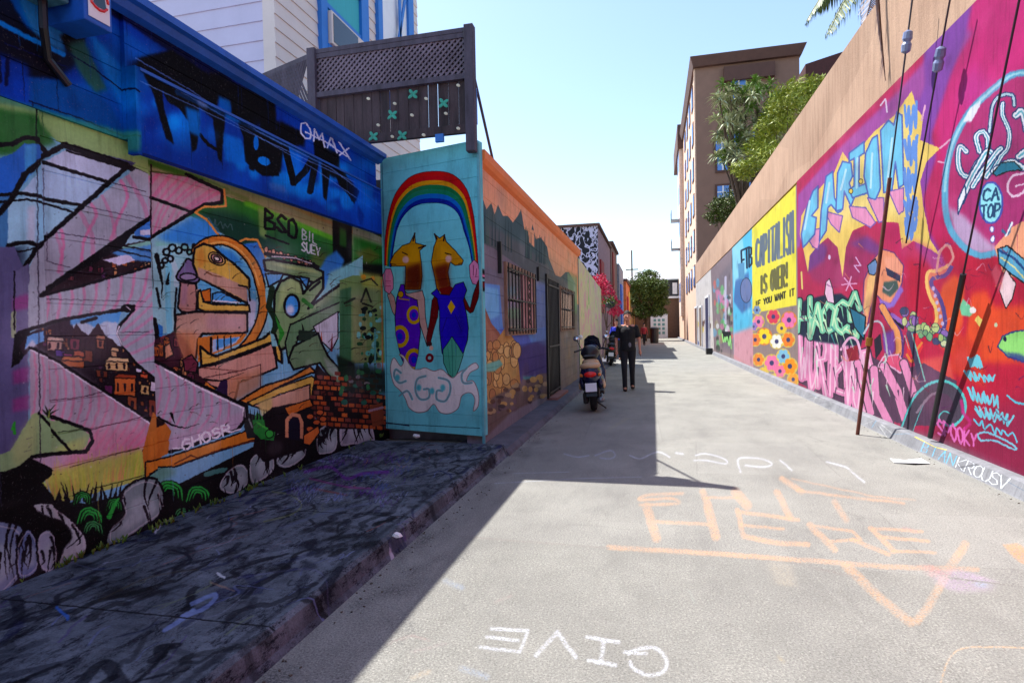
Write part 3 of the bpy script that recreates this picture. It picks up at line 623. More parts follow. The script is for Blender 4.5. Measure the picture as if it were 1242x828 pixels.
B.P("238,118 250,126 248,134 236,126", (130,160,220), .7, soft=2); B.P("322,220 344,226 348,238 326,232", (110,160,225), .6, soft=3)
B.E((424,206), 10, 8, (70,150,225), .7, soft=4); B.E((444,226), 7, 12, (60,150,230), .7, soft=4); B.E((400,252), 8, 5, (60,150,230), .7, soft=4)
B.T("OMAX", "370,146 428,178 430,194 370,164", 2, (200,215,240), jit=.08); B.S("376,160 400,172 426,190", 1.6, (205,215,240))
B.P("167,160 300,214 462,282 480,420 167,240", (18,50,150), .25, soft=6)
for q, w in (("172,84 210,108 300,160 380,206 462,262", 1), ("172,70 240,110 310,160 400,205 460,250", 1.4), ("166,99 250,138 330,176 460,236", 1.2)): B.S(q, w, (110,150,225), .65)
B.P("426,200 462,215 462,290 430,275", (18,70,190), .35, soft=4)
B.mottle(60, 120, 8, ((0,0,30),(60,150,255),(0,0,0)), .18)
# ------------------------------------------------------------------ teal end wall with the rainbow and two figures
T = Canvas('teal_wall_paint', surfT, -.1, TL+.1, 0, 3.85, 330)
T.P("440,150 600,150 600,560 440,560", (126,206,212))
r_ = random.Random(2)
for i in range(40): T.E((r_.uniform(460, 590), r_.uniform(180, 530)), r_.uniform(4, 14), r_.uniform(3, 8), r_.choice([(116,196,206), (138,216,220), (122,200,210)]), .4, soft=4)
ro = PX("466,322 467,290 472,258 481,233 499,214 525,208 549,212 566,230 574,260 578,295 580,322"); ri = PX("474,324 477,302 482,277 491,260 505,249 524,246 543,249 556,260 563,281 569,300 573,322")
cs = [(205,32,30), (200,26,30), (226,150,44), (36,112,64), (38,120,84), (36,104,186), (26,40,140)]
ro, ri = smooth_pts(ro), smooth_pts(ri)
for k, c in enumerate(cs):
    a, b = k/7, (k+1)/7; lp = lambda t: [(o[0]+(i[0]-o[0])*t, o[1]+(i[1]-o[1])*t) for o, i in zip(ro, ri)]
    T.P(lp(a)+lp(b)[::-1], c)
T.S(ro, .8, (90,20,30)); T.S(ri, .8, (20,20,80))
HD = (206,140,38); NK = (116,40,28)
T.P("473,318 478,308 488,298 497,295 503,283 504,295 516,298 509,304 511,320 512,335 510,351 491,351 492,335 492,323 484,323 475,323", HD, ol=1); T.P("492,324 510,318 512,336 510,352 491,352", (96,34,26), .95, soft=3)
T.P("527,284 533,289 539,285 541,293 552,304 562,316 560,321 552,322 546,318 543,330 546,346 538,354 530,352 527,335 523,318 526,300 529,292", HD, ol=1); T.P("525,324 545,318 544,334 548,350 532,352", (104,34,26), .95, soft=3)
T.P("496,300 506,300 509,318 497,318", (222,160,50), .6, soft=2); T.P("532,296 546,302 548,312 536,316", (224,160,50), .6, soft=2)
for q in ("503,283 501,292", "516,298 508,301", "527,284 530,290", "539,285 538,292"): T.S(q, 2, (50,24,14))
T.E((492,315), 4, 4.5, (230,180,170), soft=1); T.E((544,314), 4, 4.5, (230,180,170), soft=1); T.S("488,306 494,309", 1.4, (40,20,14)); T.S("540,307 547,309", 1.4, (40,20,14)); T.S("474,320 480,321", 1, (70,30,20)); T.S("556,320 561,319", 1, (70,30,20))
SK = (206,160,150)
T.P("488,350 494,356 506,354 512,352 515,362 516,385 522,418 518,420 509,392 506,366 488,364", SK, ol=.8); T.P("472,352 478,360 481,374 482,388 476,378 470,358", SK, ol=.7)
T.P("481,362 486,345 490,345 492,358 506,364 508,382 510,402 507,430 501,455 494,450 486,432 480,405 479,385", (96,50,190), ol=1)
T.clipto("481,362 486,345 490,345 492,358 506,364 508,382 510,402 507,430 501,455 494,450 486,432 480,405 479,385")
for (x, y, a) in ((502,382,9), (485,408,11), (502,436,11)): T.E((x, y), a, a*1.25, (206,160,40)); T.E((x, y), a*.62, a*.8, (110,60,200)); T.E((x, y), a*.3, a*.4, (60,70,210))
T.clipto(None); T.E((486,357), 3.4, 4, (206,150,40), ol=.8); T.S("484,362 496,364", 1.4, (206,150,40))
T.P("464,334 468,326 474,326 477,336 477,350 472,357 466,352 465,342", (232,140,176), ol=.7); T.S("467,341 474,341", 1, (200,90,130)); T.S("467,347 474,347", 1, (200,90,130))
T.P("569,322 575,315 580,320 582,334 579,346 573,344 570,336", (236,148,184), ol=.7); T.S("574,322 574,334", .9, (120,60,80)); T.S("578,326 577,336", .9, (120,60,80))
T.P("524,364 529,356 532,368 531,384 526,400 522,416 518,420 517,410 521,390", (104,24,26), ol=.7); T.P("561,356 566,366 570,374 574,356 580,340 583,342 580,362 574,378 570,380 562,372", (110,26,26), ol=.7)
T.P("532,350 546,347 554,352 548,360 536,360", (118,30,28))
T.P("523,356 530,350 534,357 545,358 552,345 562,342 566,352 562,364 566,382 568,398 567,412 562,428 548,440 536,428 533,400 533,378 530,362", (58,48,186), ol=1); T.P("534,372 545,384 546,408 540,414 534,392", (70,64,205), .7, soft=2); T.P("556,362 562,374 563,398 556,410", (44,34,150), .7, soft=2)
T.P("548,408 556,420 562,430 557,446 551,460 544,454 538,440 537,424 543,416", (84,166,140), ol=.8); T.S("548,412 549,456", .8, (50,110,100)); T.S("543,420 546,452", .7, (60,130,110)); T.S("554,420 552,450", .7, (60,130,110))
T.P("547,364 552,372 547,381 543,372", (222,170,50)); T.S("542,385 536,402", 1, (40,30,130)); T.S("552,382 560,402", 1, (40,30,130))
T.E((521,417), 3, 3, (60,20,26)); T.E((521,434), 5, 5.6, (120,30,40)); T.E((521,434), 2, 2.2, (150,190,190)); T.E((523,422), 2.4, 3, (222,180,160))
CL = (236,224,222)
T.P("478,434 486,444 490,436 484,430 490,432 500,446 508,448 516,446 526,450 536,448 548,458 556,452 566,446 576,440 580,446 570,452 566,462 574,462 580,476 580,492 574,498 576,484 570,476 560,480 556,494 546,501 534,500 526,490 518,498 506,500 496,494 492,484 486,474 478,466 474,452 474,442", CL, sm=True, ol=1, oc=(150,120,120))
for q in ("486,452 480,448 478,456 484,464 492,462", "516,456 506,460 504,474 510,484 520,482 520,472 514,472", "532,458 544,462 546,474 540,486 530,484 530,474 536,474", "566,446 560,454 562,464 572,464", "484,480 494,474 500,484"): T.S(q, 2.6, (100,186,196), sm=True); T.S(q, .7, (170,120,120), sm=True)
for (x, y) in ((508,470), (537,470), (482,458), (524,474)): T.E((x, y), 3, 4, (100,186,196), soft=1)
T.P("440,150 600,150 600,186 440,205", (130,205,200), .3, soft=5)
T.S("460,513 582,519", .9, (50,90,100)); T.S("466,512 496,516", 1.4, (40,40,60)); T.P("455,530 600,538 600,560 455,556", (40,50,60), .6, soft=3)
T.S("463,190 466,300 470,525", 1.4, (60,110,130), .6)

T.mottle(30, 14, 3, al=.06)
# ------------------------------------------------------------------ cottage long wall
K = Canvas('cottage_wall_paint', surfX(-2.0), 6.5, 16.2, 0, 3.8, 150)
K.P("570,150 720,300 720,500 570,560", (128,122,132))
K.P("570,150 710,300 705,372 570,280", (238,146,84)); K.P("570,170 720,310 720,350 570,240", (240,160,110), .7, soft=4)
K.P("574,244 584,250 586,242 590,254 596,246 600,260 604,248 610,262 616,262 622,270 628,262 632,254 636,278 644,282 646,272 650,290 656,288 664,300 670,318 680,330 690,330 698,344 698,374 640,330 600,300 574,288", (60,92,96)); K.P("574,262 600,276 640,300 698,352 698,376 640,335 574,300", (86,96,100), soft=3)
K.P("663,296 672,302 682,318 690,312 694,322 680,336 674,334 666,314", (238,160,104)); K.P("640,276 648,280 648,300 642,294", (232,156,100))
r_ = random.Random(9)
for i in range(26): x = r_.uniform(576, 664); K.S([(x, 290+(x-576)*.35), (x, 246+(x-576)*.55+r_.uniform(-6, 6))], 2, r_.choice([(40,70,76), (70,104,96)]), taper=True)
K.P("574,290 600,302 640,330 698,374 698,400 640,362 574,330", (120,112,126)); K.P("576,318 606,330 606,336 600,352 576,345", (112,110,130), soft=2)
K.P("578,342 606,346 610,398 640,400 662,396 664,446 640,440 606,420 590,392", (56,132,214)); K.P("578,345 604,350 606,382 590,390 580,372", (80,176,232), soft=2); K.P("606,398 640,404 646,420 610,424", (52,90,200), soft=2)
K.P("618,424 664,410 664,455 634,470 620,452", (66,52,128), soft=2); K.P("634,456 650,456 648,466 636,472", (50,130,150), soft=1.5); K.P("640,340 664,344 664,420 646,410", (82,120,186), .8, soft=3)
K.P("682,352 700,364 700,392 684,384", (96,170,96), .8, soft=4); K.P("688,330 700,336 700,372 690,366", (130,186,120), .7, soft=3); K.P("668,380 700,380 700,470 668,470", (128,118,110), .9, soft=3)
K.P("574,352 584,350 588,372 596,392 606,404 610,420 604,440 586,440 574,440", (150,84,56)); K.P("576,356 584,362 586,376 594,396 604,408 600,420 590,414 580,384", (170,108,74), soft=2)
K.P("588,440 604,410 612,398 618,404 624,412 628,430 632,470 600,500 574,520 574,444", (186,134,48)); K.P("602,420 622,410 628,440 624,474 606,474", (208,162,66), .8, soft=2)
for i in range(46):
    x = r_.uniform(578, 630); y = r_.uniform(418, 500); K.E((x, y), r_.uniform(3, 5), r_.uniform(5, 10), r_.choice([(212,160,60), (196,132,44), (170,110,50), (224,180,90)]), .9, ol=.8, oc=(90,60,30))
K.P("582,444 606,436 610,442 600,450 582,452", (104,190,170), soft=1)
K.P("574,500 600,480 640,460 664,452 664,478 620,500 574,545", (110,92,86), soft=2)
for i in range(60): K.E((r_.uniform(576, 664), 0), 0, 0, BK) if 0 else K.E((lambda x: (x, 500-(x-580)*.42+r_.uniform(-14, 14)))(r_.uniform(578, 662)), r_.uniform(2, 5), r_.uniform(1.5, 4), r_.choice([(176,150,100), (90,60,50), (190,150,60), (110,90,100), (60,50,56)]), .9)
K.P("576,500 592,492 590,516 576,528", (200,120,50), .8, soft=3)
for k in range(12):
    y0 = 206+k*24 if 0 else 0
K.P("656,300 700,340 700,470 690,470 680,400", (150,140,120), .25, soft=5)

K.mottle(160, 60, 4, ((0,0,0),(255,255,255),(60,110,140),(190,140,60)), .13)
# ------------------------------------------------------------------ long mural wall on the right
W1 = Canvas('alley_mural_paint', surfX(3.0), 5.0, 13.6, 0, 4.75, 200)
MG = (196,28,92)
W1.P("960,700 966,235 1010,180 1150,40 1160,-200 1600,-600 1700,900", MG)
W1.P("1180,-200 1600,-400 1600,200 1240,150 1140,200 1130,60", (208,34,122), .9, soft=10)
W1.P("966,250 1060,260 1100,330 1160,480 1240,560 1500,900 960,520", (190,40,84), soft=10)
W1.P("1100,300 1240,290 1400,300 1400,600 1150,500 1100,420", (192,24,60), soft=9); W1.P("1120,520 1250,480 1600,900 1100,640", (150,30,72), soft=12)
W1.P("968,236 1010,188 1040,158 1090,110 1160,30 1180,40 1150,90 1100,140 1050,186 1010,226 975,262 970,300 966,300", (168,74,160), soft=2)
W1.P("1120,60 1180,0 1172,40 1150,100 1128,170 1110,190 1100,160 1122,104", (134,66,164), soft=4); W1.P("1096,150 1110,118 1124,130 1128,160 1136,190 1120,240 1126,280 1138,300 1150,330 1136,330 1110,300 1108,200", (140,66,170), .9, soft=3)
W1.P("1160,120 1200,160 1220,120 1180,80", (196,50,150), .6, soft=8); W1.P("1005,290 1040,280 1060,300 1050,340 1010,350 985,340 975,310", (164,44,96), soft=4)
for q in ("975,305 990,288 1004,300 1000,316 980,330", "1030,296 1052,286 1070,300 1066,312 1044,300"): W1.P(q, (110,60,140), .8, soft=3)
# yellow burst behind the letters
W1.P("972,262 984,240 1000,222 1010,214 1022,184 1030,196 1060,160 1085,140 1106,110 1112,132 1120,142 1116,170 1140,180 1124,196 1116,220 1120,250 1128,290 1140,310 1128,302 1108,292 1094,302 1090,270 1060,268 1034,280 1026,300 1022,336 1016,300 1004,288 990,300 982,310 980,330 974,300 970,284", (244,206,104)); 
W1.P("978,262 1010,222 1060,170 1100,130 1112,190 1110,270 1060,256 1010,276", (248,222,140), .7, soft=5)
for q in ("1140,180 1152,170 1160,164", "1138,196 1148,198", "1138,306 1150,296 1156,310", "1118,146 1122,128"): W1.S(q, 2.2, (232,170,200), sm=True)
LB = (96,190,232)
# balloon letters G A R I O N and their pink shadow
for q in ("976,282 986,300 992,302 998,276", "1000,256 1008,272 1018,282 1022,262", "1030,250 1050,252 1062,270 1056,276 1034,264", "1052,240 1066,270 1072,268 1072,240", "1078,232 1090,260 1096,256 1096,228"): W1.P(q, (236,150,190), ol=1.4, oc=(120,90,170))
for q in ("974,300 972,284 978,254 986,232 992,226 992,252 984,262 990,264 988,284 978,296", "994,292 996,256 1002,214 1010,208 1012,240 1020,256 1016,258 1008,248 1004,252 1002,280", "1014,256 1016,210 1022,196 1032,198 1034,214 1030,222 1036,240 1032,250 1024,232 1022,254", "1030,186 1048,172 1048,186 1042,190 1042,226 1052,222 1052,234 1034,240 1030,230 1036,226 1036,192 1030,196", "1050,186 1058,168 1064,164 1066,190 1068,228 1062,242 1054,240 1048,214", "1068,158 1078,146 1084,152 1088,136 1094,140 1096,224 1090,228 1086,196 1082,230 1072,234"): 
    W1.P(q, LB, ol=2, oc=(70,80,170)); W1.P(q, (150,220,244), .4, soft=2)
for q in ("976,278 982,244", "1002,246 1006,222", "1020,230 1026,206", "1039,228 1040,192", "1056,228 1058,186", "1076,222 1082,168"): W1.S(q, 2.4, (206,238,248), .8)
for (x, y) in ((1032,232), (1044,220)): W1.E((x, y), 2.5, 3, (240,206,80), ol=.8)
r_ = random.Random(21)
for (a, b) in ((126,160), (164,196), (200,236), (238,262), (258,292)):
    for k in range(2): W1.scrib([(1097, a+k*4), (1114, a-2+k*4), (1115, b-k*4), (1097, b-k*4)], 2.8, (104,150,226), a+k*7, 7)
for q in ("1008,120 1014,116 1012,128", "1068,128 1074,120 1076,136"): W1.S(q, 2, (226,200,226))
# bubble ring with the wild white letters
ring = [(1246,88),(1226,92),(1200,112),(1176,136),(1158,168),(1149,200),(1146,232),(1148,262),(1156,284),(1172,302),(1190,310),(1210,306),(1246,300)]
W1.P(ring+[(1500,200),(1400,40)], (178,44,108), .75, soft=4, sm=False); W1.P("1170,170 1240,120 1300,160 1280,280 1200,290 1170,260", (168,50,120), .6, soft=8)
W1.P("1150,250 1160,290 1186,310 1216,304 1196,290 1170,262", (196,190,222), .8, soft=3); W1.S(ring, 8, (96,170,206), sm=True, soft=2); W1.S(ring[:7], 3, (160,216,232), sm=True, soft=1)
W1.P("1168,148 1176,132 1190,122 1188,130 1178,148", (240,240,250), soft=1)
DT = (20,60,110); WH = (244,240,248)
def wild(c, q, w=5, col=WH, hi=(60,160,180)):
    c.S(q, w+3, DT, sm=True); c.S(q, w, col, sm=True); c.S(q, w*.35, hi, .8, sm=True)
for q, w in (("1172,184 1164,178 1162,196 1166,210 1176,214 1184,200 1192,190", 5), ("1188,184 1184,166 1192,160 1198,168 1198,184", 5), ("1166,244 1176,220 1188,198 1198,184 1206,192 1202,204 1196,214", 6), ("1180,226 1190,210 1198,200 1208,186 1214,180", 5), ("1204,208 1214,190 1222,180 1224,160 1216,140 1216,126", 4), ("1200,160 1204,128 1214,116 1228,116 1230,128", 2.5), ("1232,140 1240,136 1246,160", 7), ("1208,206 1226,196 1240,204", 6), ("1236,190 1246,182", 7)): wild(W1, q, w)
W1.P("1204,210 1214,198 1230,196 1240,206 1222,208 1208,214", (30,120,150), ol=1.4); W1.P("1162,242 1170,224 1172,236 1162,260", WH, ol=1.5, oc=DT)
W1.S("1246,210 1228,214 1222,228 1228,238 1240,234 1246,226", 2.8, (240,200,225), sm=True); W1.S("1232,226 1246,222", 2, (240,200,225))
W1.E((1202,246), 14, 25, (150,226,236), ol=2.4, oc=(70,80,170)); W1.T("CA", "1193,230 1212,228 1211,242 1192,244", 2.6, (30,70,110)); W1.T("TOP", "1190,250 1214,246 1212,262 1190,266", 2.6, (30,70,110))
W1.E((1203,278), 2.6, 4, WH, ol=1, oc=(100,80,160)); W1.E((1204,290), 2.6, 4, WH, ol=1, oc=(100,80,160))
# orange creature, bird and flames
W1.P("1144,344 1158,332 1170,344 1168,392 1156,430 1140,420 1132,380", (238,90,44), soft=3); W1.P("1178,356 1196,352 1206,372 1246,370 1300,380 1300,440 1180,440 1170,420", (236,78,40), soft=4); W1.P("1156,400 1190,420 1196,470 1150,450", (216,58,40), .9, soft=4)
W1.P("1206,300 1226,276 1260,258 1320,260 1320,360 1246,344 1216,330", (244,164,126)); W1.P("1210,302 1222,298 1246,318 1246,346 1226,332 1212,320", (90,170,206), ol=1.6); W1.S("1212,304 1228,312 1246,330", 3, (30,70,130)); W1.S("1214,312 1230,324 1246,342", 2, (230,220,150))
W1.P("1220,326 1232,344 1228,362 1220,374 1212,352 1216,336", (240,206,212), ol=1.2); W1.P("1208,320 1218,334 1212,356 1202,330", (216,90,110), .8, soft=2); W1.S("1226,272 1222,284 1216,280", 3.4, (60,110,150), sm=True); W1.S("1228,270 1220,286", 2, WH)
W1.P("1164,372 1168,362 1176,370 1182,378 1176,384 1166,382", (120,206,160), soft=1); W1.E((1180,376), 4, 4, (245,235,235)); W1.P("1182,388 1186,382 1192,388 1188,396", (240,214,110)); W1.E((1208,394), 2.2, 2.6, (200,220,180))
W1.P("1210,420 1216,408 1230,402 1260,398 1300,420 1300,450 1240,438 1222,432", (150,224,120), ol=2, oc=(40,60,120)); W1.P("1216,426 1240,430 1260,446 1230,436", (40,50,140), .8, soft=2); W1.E((1219,411), 2, 3, (20,30,60))
# octopus arms
W1.P("1046,380 1048,340 1058,316 1070,302 1084,306 1096,322 1094,344 1084,366 1074,370 1062,356 1056,374 1052,396 1044,404", (238,148,110), ol=1.6, oc=(110,50,110)); W1.P("1048,374 1052,340 1062,316 1066,330 1058,356 1052,384", (250,200,120), .9, soft=2); W1.P("1072,312 1088,312 1094,324 1088,340 1076,330", (242,160,130), soft=2)
W1.P("1074,324 1092,334 1092,342 1076,334", (50,50,80)); W1.P("1072,342 1088,340 1090,350 1080,360 1070,354", (70,90,86), soft=1); W1.P("1066,362 1080,368 1092,346 1096,352 1084,372 1070,376", (150,110,206), soft=1)
W1.P("1052,322 1062,314 1066,326 1060,334 1054,332", (100,140,190), ol=1.2)
W1.P("1066,368 1074,372 1084,384 1098,392 1096,400 1080,392 1068,380", (16,14,30)); W1.S("1082,382 1096,392", 5, (150,100,190)); W1.S("1070,372 1080,390 1090,404 1092,424 1090,436", 9, (90,50,120), sm=True); W1.S("1070,372 1080,390 1088,404 1090,424 1088,436", 7, (244,160,96), sm=True)
W1.P("1070,404 1084,400 1086,424 1078,436 1072,424", (130,80,190), .9, soft=2)
W1.S("1152,324 1140,330 1130,334 1126,344 1130,358 1138,372 1140,388 1132,400", 8, (226,120,90), sm=True, taper=False); W1.S("1150,322 1138,328 1126,330 1124,344 1128,360 1134,372 1136,388 1130,398", 4, (250,200,110), sm=True)
W1.S("1154,324 1146,334 1132,338 1130,346 1138,358 1144,374 1146,392 1140,408", 5, (90,70,140), sm=True)
for i in range(7): W1.E((1132+i*2.2, 350+i*8.5), 2, 2.6, (200,180,220))
W1.P("1090,296 1110,292 1128,300 1150,330 1120,320 1094,310", (196,60,110), .6, soft=4); W1.S("1136,330 1140,306 1150,298 1156,312 1150,322", 3, (220,150,140), sm=True, soft=1)
for i in range(30): x = r_.uniform(1096, 1146); W1.E((x, 384+(x-1096)*.55+r_.uniform(-8, 10)), r_.uniform(3, 6), r_.uniform(3, 6), r_.choice([(196,216,140), (170,196,120), (120,170,120), (150,110,190), (60,70,110), (214,224,170)]), ol=.8, oc=(50,60,80))
W1.P("1100,410 1112,404 1120,420 1112,436 1100,430", (230,50,60)); W1.S("1100,430 1106,438 1112,424 1118,416", 3, (236,130,60), sm=True); W1.P("1118,436 1150,430 1160,470 1140,474 1112,460", (226,80,70), .9, soft=3)
# pink throw-up at the foot, mint one above it
def throw(c, q, col, n, seed, w, dark, hi):
    c.P(q, dark); c.clipto(q); r = random.Random(seed); p = PX(q); x0, x1 = min(a[0] for a in p), max(a[0] for a in p); y0, y1 = min(a[1] for a in p), max(a[1] for a in p)
    for i in range(n):
        x = x0+(i+.5)*(x1-x0)/n; sh = (x-x0)/(x1-x0)*(y1-y0)*.35
        a = [(x-w*.8+r.uniform(-3, 3), y0+sh*.8+r.uniform(0, 16)), (x+r.uniform(-5, 5), (y0+y1)/2+sh*.3+r.uniform(-6, 6)), (x+w*r.uniform(.3, 1.2), y1-12+r.uniform(-12, 4))]
        c.S(a, w+3, dark); c.S(a, w, col); c.S(a, w*.3, hi, .8)
        if i % 2: b = [(a[1][0], a[1][1]), (a[1][0]+w*1.3, a[1][1]-10)]; c.S(b, w*.8+2, dark); c.S(b, w*.8, col)
    c.clipto(None)
W1.P("966,392 990,396 1010,410 1050,428 1090,450 1120,440 1160,462 1164,500 1140,516 1100,516 1060,504 1010,486 966,462", (92,60,88))
for w, c in ((11, (74,54,76)), (7.5, (236,146,192)), (2, (250,200,226))):
    W1.T("WURTEVUS", "970,402 1056,424 1054,500 970,460", w, c, gap=.04, jit=.13)
for q in ("1060,452 1072,432 1090,430 1100,446 1092,452 1080,444", ): W1.P(q, (236,90,130), ol=2, oc=(240,180,215))
for q, w in (("1060,448 1062,480 1078,512", 9), ("1072,444 1088,474 1098,508", 10), ("1096,440 1106,470 1112,496", 9), ("1040,440 1048,470 1056,500", 8), ("1112,480 1100,512 1096,520", 8)): W1.S(q, w+3, (90,70,90)); W1.S(q, w, (236,146,192)); 
W1.S("1100,520 1114,486 1132,470 1150,470 1162,482 1164,498 1154,510 1146,506", 16, (90,200,200), sm=True); W1.S("1100,522 1114,488 1132,472 1150,472 1161,484 1162,498 1154,508 1146,506", 13, (78,66,84), sm=True); W1.S("1112,500 1128,480 1140,476", 3, (140,120,140), sm=True)
W1.S("1102,404 1112,440 1118,466", 6, (70,60,90)); W1.S("1106,404 1116,440 1122,462", 1.5, (120,190,180))
W1.P("966,378 976,364 1000,358 1020,356 1042,372 1050,396 1044,420 1020,418 990,414 966,404", (22,40,64), soft=1)
for w, c in ((9.5, (16,26,44)), (6.5, (128,212,172)), (1.8, (206,244,196))):
    W1.T("HAOCS", "970,366 1042,362 1040,412 968,402", w, c, gap=.02, jit=.15)
for i in range(34):
    x = r_.uniform(970, 1046); y = r_.uniform(364, 408); W1.S([(x, y), (x+r_.uniform(2, 6), y+r_.uniform(6, 16))], r_.uniform(1.2, 3), r_.choice([(14,24,44), (14,24,44), (140,222,180), (210,246,200), (60,150,150)]), .9, taper=True)
W1.P("1000,356 1002,342 1006,338 1010,350 1012,368 1004,366", (240,200,226), ol=1); W1.P("1030,372 1050,384 1048,412 1036,396", (40,120,150), ol=1.6)
for a in range(6): W1.S([(1030, 344), (1030+9*math.cos(a), 344+9*math.sin(a))], 1.6, (236,160,206))
W1.S("1048,404 1056,392 1066,390 1072,400 1076,430 1072,440", 2.4, (200,200,210), sm=True); W1.P("1060,412 1068,404 1070,424 1062,436", (40,30,50)); W1.S("1020,424 1030,410 1040,414 1046,440", 3, (240,180,214), sm=True); W1.P("1026,424 1040,418 1042,436 1030,438", (150,30,50))
W1.S("972,330 973,350", 2, (240,210,120)); W1.E((1006,312), 1.6, 3, (220,190,225)); W1.S("1038,312 1044,322 1036,322 1042,330", 1.4, (222,170,215))
# cyan and pink handstyles
for k, (x0, y0, x1, y1, x2, y2, x3, y3) in enumerate(((1174,434,1190,432,1192,446,1176,444), (1168,448,1208,456,1210,464,1174,460), (1174,470,1216,482,1212,496,1178,484), (1182,492,1232,504,1228,516,1186,504))):
    for s in range(2): W1.scrib([(x0, y0), (x1, y1), (x2, y2), (x3, y3)], 2, (116,206,226), k*9+s, 12+k)
W1.scrib([(1180,508),(1236,524),(1236,536),(1182,516)], 2, (100,200,226), 5, 12); W1.S("1186,526 1196,524 1216,532 1232,542 1228,544 1206,534 1190,534 1186,528", 2.4, (130,200,224), sm=True); W1.S("1222,480 1232,488 1244,490", 2.4, (90,200,226))
W1.T("SPOOKY", "1136,508 1184,526 1184,544 1138,526", 2.4, (230,110,190), jit=.1)
for q in ("1166,486 1168,498", "1168,500 1176,510", "1170,520 1176,514"): W1.S(q, 4, (206,40,130), .8, soft=2)
W1.P("960,462 1040,498 1100,520 1140,530 1246,580 1500,700 1500,760 960,470", (150,120,130), .7, soft=2)
for i in range(70):
    x, y = r_.uniform(970, 1240), r_.uniform(290, 520)
    if y > 440+(x-970)*.35: continue
    W1.S([(x, y), (x+r_.uniform(2, 8), y+r_.uniform(-8, 8)), (x+r_.uniform(4, 14), y+r_.uniform(-6, 6))], r_.uniform(.8, 2.2), r_.choice([(240,200,220), (120,20,60), (90,20,90), (250,150,90), (60,20,50)]), .6, sm=True, taper=True)
for i in range(60):     # purple outlines and highlights over the lower lettering
    x = r_.uniform(970, 1100); y = 372+(x-970)*.25+r_.uniform(0, 90); W1.S([(x, y), (x+r_.uniform(-3, 6), y+r_.uniform(6, 20))], r_.uniform(1, 2.4), r_.choice([(255,214,236), (80,50,80), (60,40,70), (190,240,210)]) , .75, taper=True)
W1.mottle(150, 120, 6, ((60,0,40),(255,150,190),(0,0,0)), .14)
# ---- poster-like panels further down the wall
W2 = Canvas('far_mural_paint', surfX(3.0), 13.3, 43.0, 0, 4.75, 64)
W2.P("820,300 975,200 975,500 820,440", (150,130,128))
YL = (242,228,70)
W2.P("912,276 965,222 966,370 912,380", YL); W2.T("CAPITALISM", "917,292 962,256 962,306 917,324", 3, (104,116,130), gap=.3); W2.T("IS OVER!", "922,336 956,318 956,346 922,356", 3, (110,106,60), gap=.3); W2.T("IF YOU WANT IT", "916,366 963,350 963,358 916,372", 1.5, (50,50,30), gap=.35)
for (x, y, s, c) in ((920,390,7,(240,130,170)), (938,384,8,(220,60,90)), (957,388,9,(238,120,176)), (927,408,9,(248,216,40)), (942,414,8,(240,240,230)), (956,412,8,(240,130,40)), (916,412,7,(240,130,60)), (936,440,9,(240,120,170)), (920,436,7,(240,140,50)), (950,432,8,(130,190,220)), (958,444,9,(244,150,30)), (946,450,7,(240,120,160)), (926,452,6,(240,200,60)), (918,376,5,(120,150,190)), (948,398,6,(240,200,60)), (962,460,7,(244,160,50)), (938,460,6,(250,220,80)), (914,396,5,(150,120,190))):
    W2.E((x, y), s*1.1, s*1.2, (240,130,40) if (int(x) % 2) else (236,206,80), .8)
for (x, y, s, c) in ((920,390,7,(240,130,170)), (938,384,8,(220,60,90)), (957,388,9,(238,120,176)), (927,408,9,(248,216,40)), (942,414,8,(240,240,230)), (956,412,8,(240,130,40)), (916,412,7,(240,130,60)), (936,440,9,(240,120,170)), (920,436,7,(240,140,50)), (950,432,8,(130,190,220)), (958,444,9,(244,150,30)), (946,450,7,(240,120,160)), (926,452,6,(240,200,60)), (918,376,5,(120,150,190)), (948,398,6,(240,200,60)), (962,460,7,(244,160,50)), (938,460,6,(250,220,80)), (914,396,5,(150,120,190))):
    for a in range(6): W2.E((x+s*.6*math.cos(a*PI/3), y+s*.7*math.sin(a*PI/3)), s*.36, s*.42, c)
    W2.E((x, y), s*.3, s*.34, (60,60,110))
W2.P("888,298 912,276 913,445 890,430", (90,190,228)); W2.P("888,298 900,286 906,330 890,350", (150,215,238), .9, soft=2); W2.P("892,340 908,330 911,372 900,380 890,366", (70,110,170), .9, soft=2); W2.E((905,352), 7, 15, (110,124,170), ol=.6); W2.P("890,404 913,396 914,462 890,446", (226,150,160), .9, soft=2)
W2.T("FTB", "899,304 912,298 912,322 900,328", 2.2, (16,30,60)); W2.P("895,320 903,318 903,338 896,338", (90,150,190))
W2.P("860,330 888,298 890,430 866,424", (140,122,128)); W2.P("872,334 886,318 888,424 874,420", (120,110,120), .8, soft=3)
r_ = random.Random(31)
for i in range(60): W2.E((r_.uniform(866, 888), r_.uniform(340, 426)), r_.uniform(1, 3), r_.uniform(2, 7), r_.choice([(210,130,170), (110,170,205), (222,222,230), (60,60,60), (220,110,100), (150,140,110), (110,190,120)]), .75, soft=.6)
W2.S("880,336 880,392", 2.6, (205,200,225), .8); W2.P("876,402 886,402 888,416 878,414", (20,26,30)); W2.scrib("876,404 888,406 888,422 876,416", 1.4, (150,220,130), 3, 8)
W2.P("820,350 862,326 866,424 820,416", (226,220,216)); W2.P("820,360 838,344 838,366 820,372", (220,170,130))
W2.P("848,372 860,364 864,420 850,418", (214,206,206), soft=1)
for i in range(24): W2.E((r_.uniform(836, 866), r_.uniform(384, 420)), r_.uniform(.8, 2), r_.uniform(2, 6), r_.choice([(220,60,60), (60,80,170), (230,200,60), (200,130,160), (90,60,50)]), .8)
W2.P("820,410 866,424 912,446 966,466 966,480 820,420", (186,170,170), .8, soft=1)

W2.mottle(260, 60, 7, ((0,0,0),(255,255,255),(150,120,130)), .16)
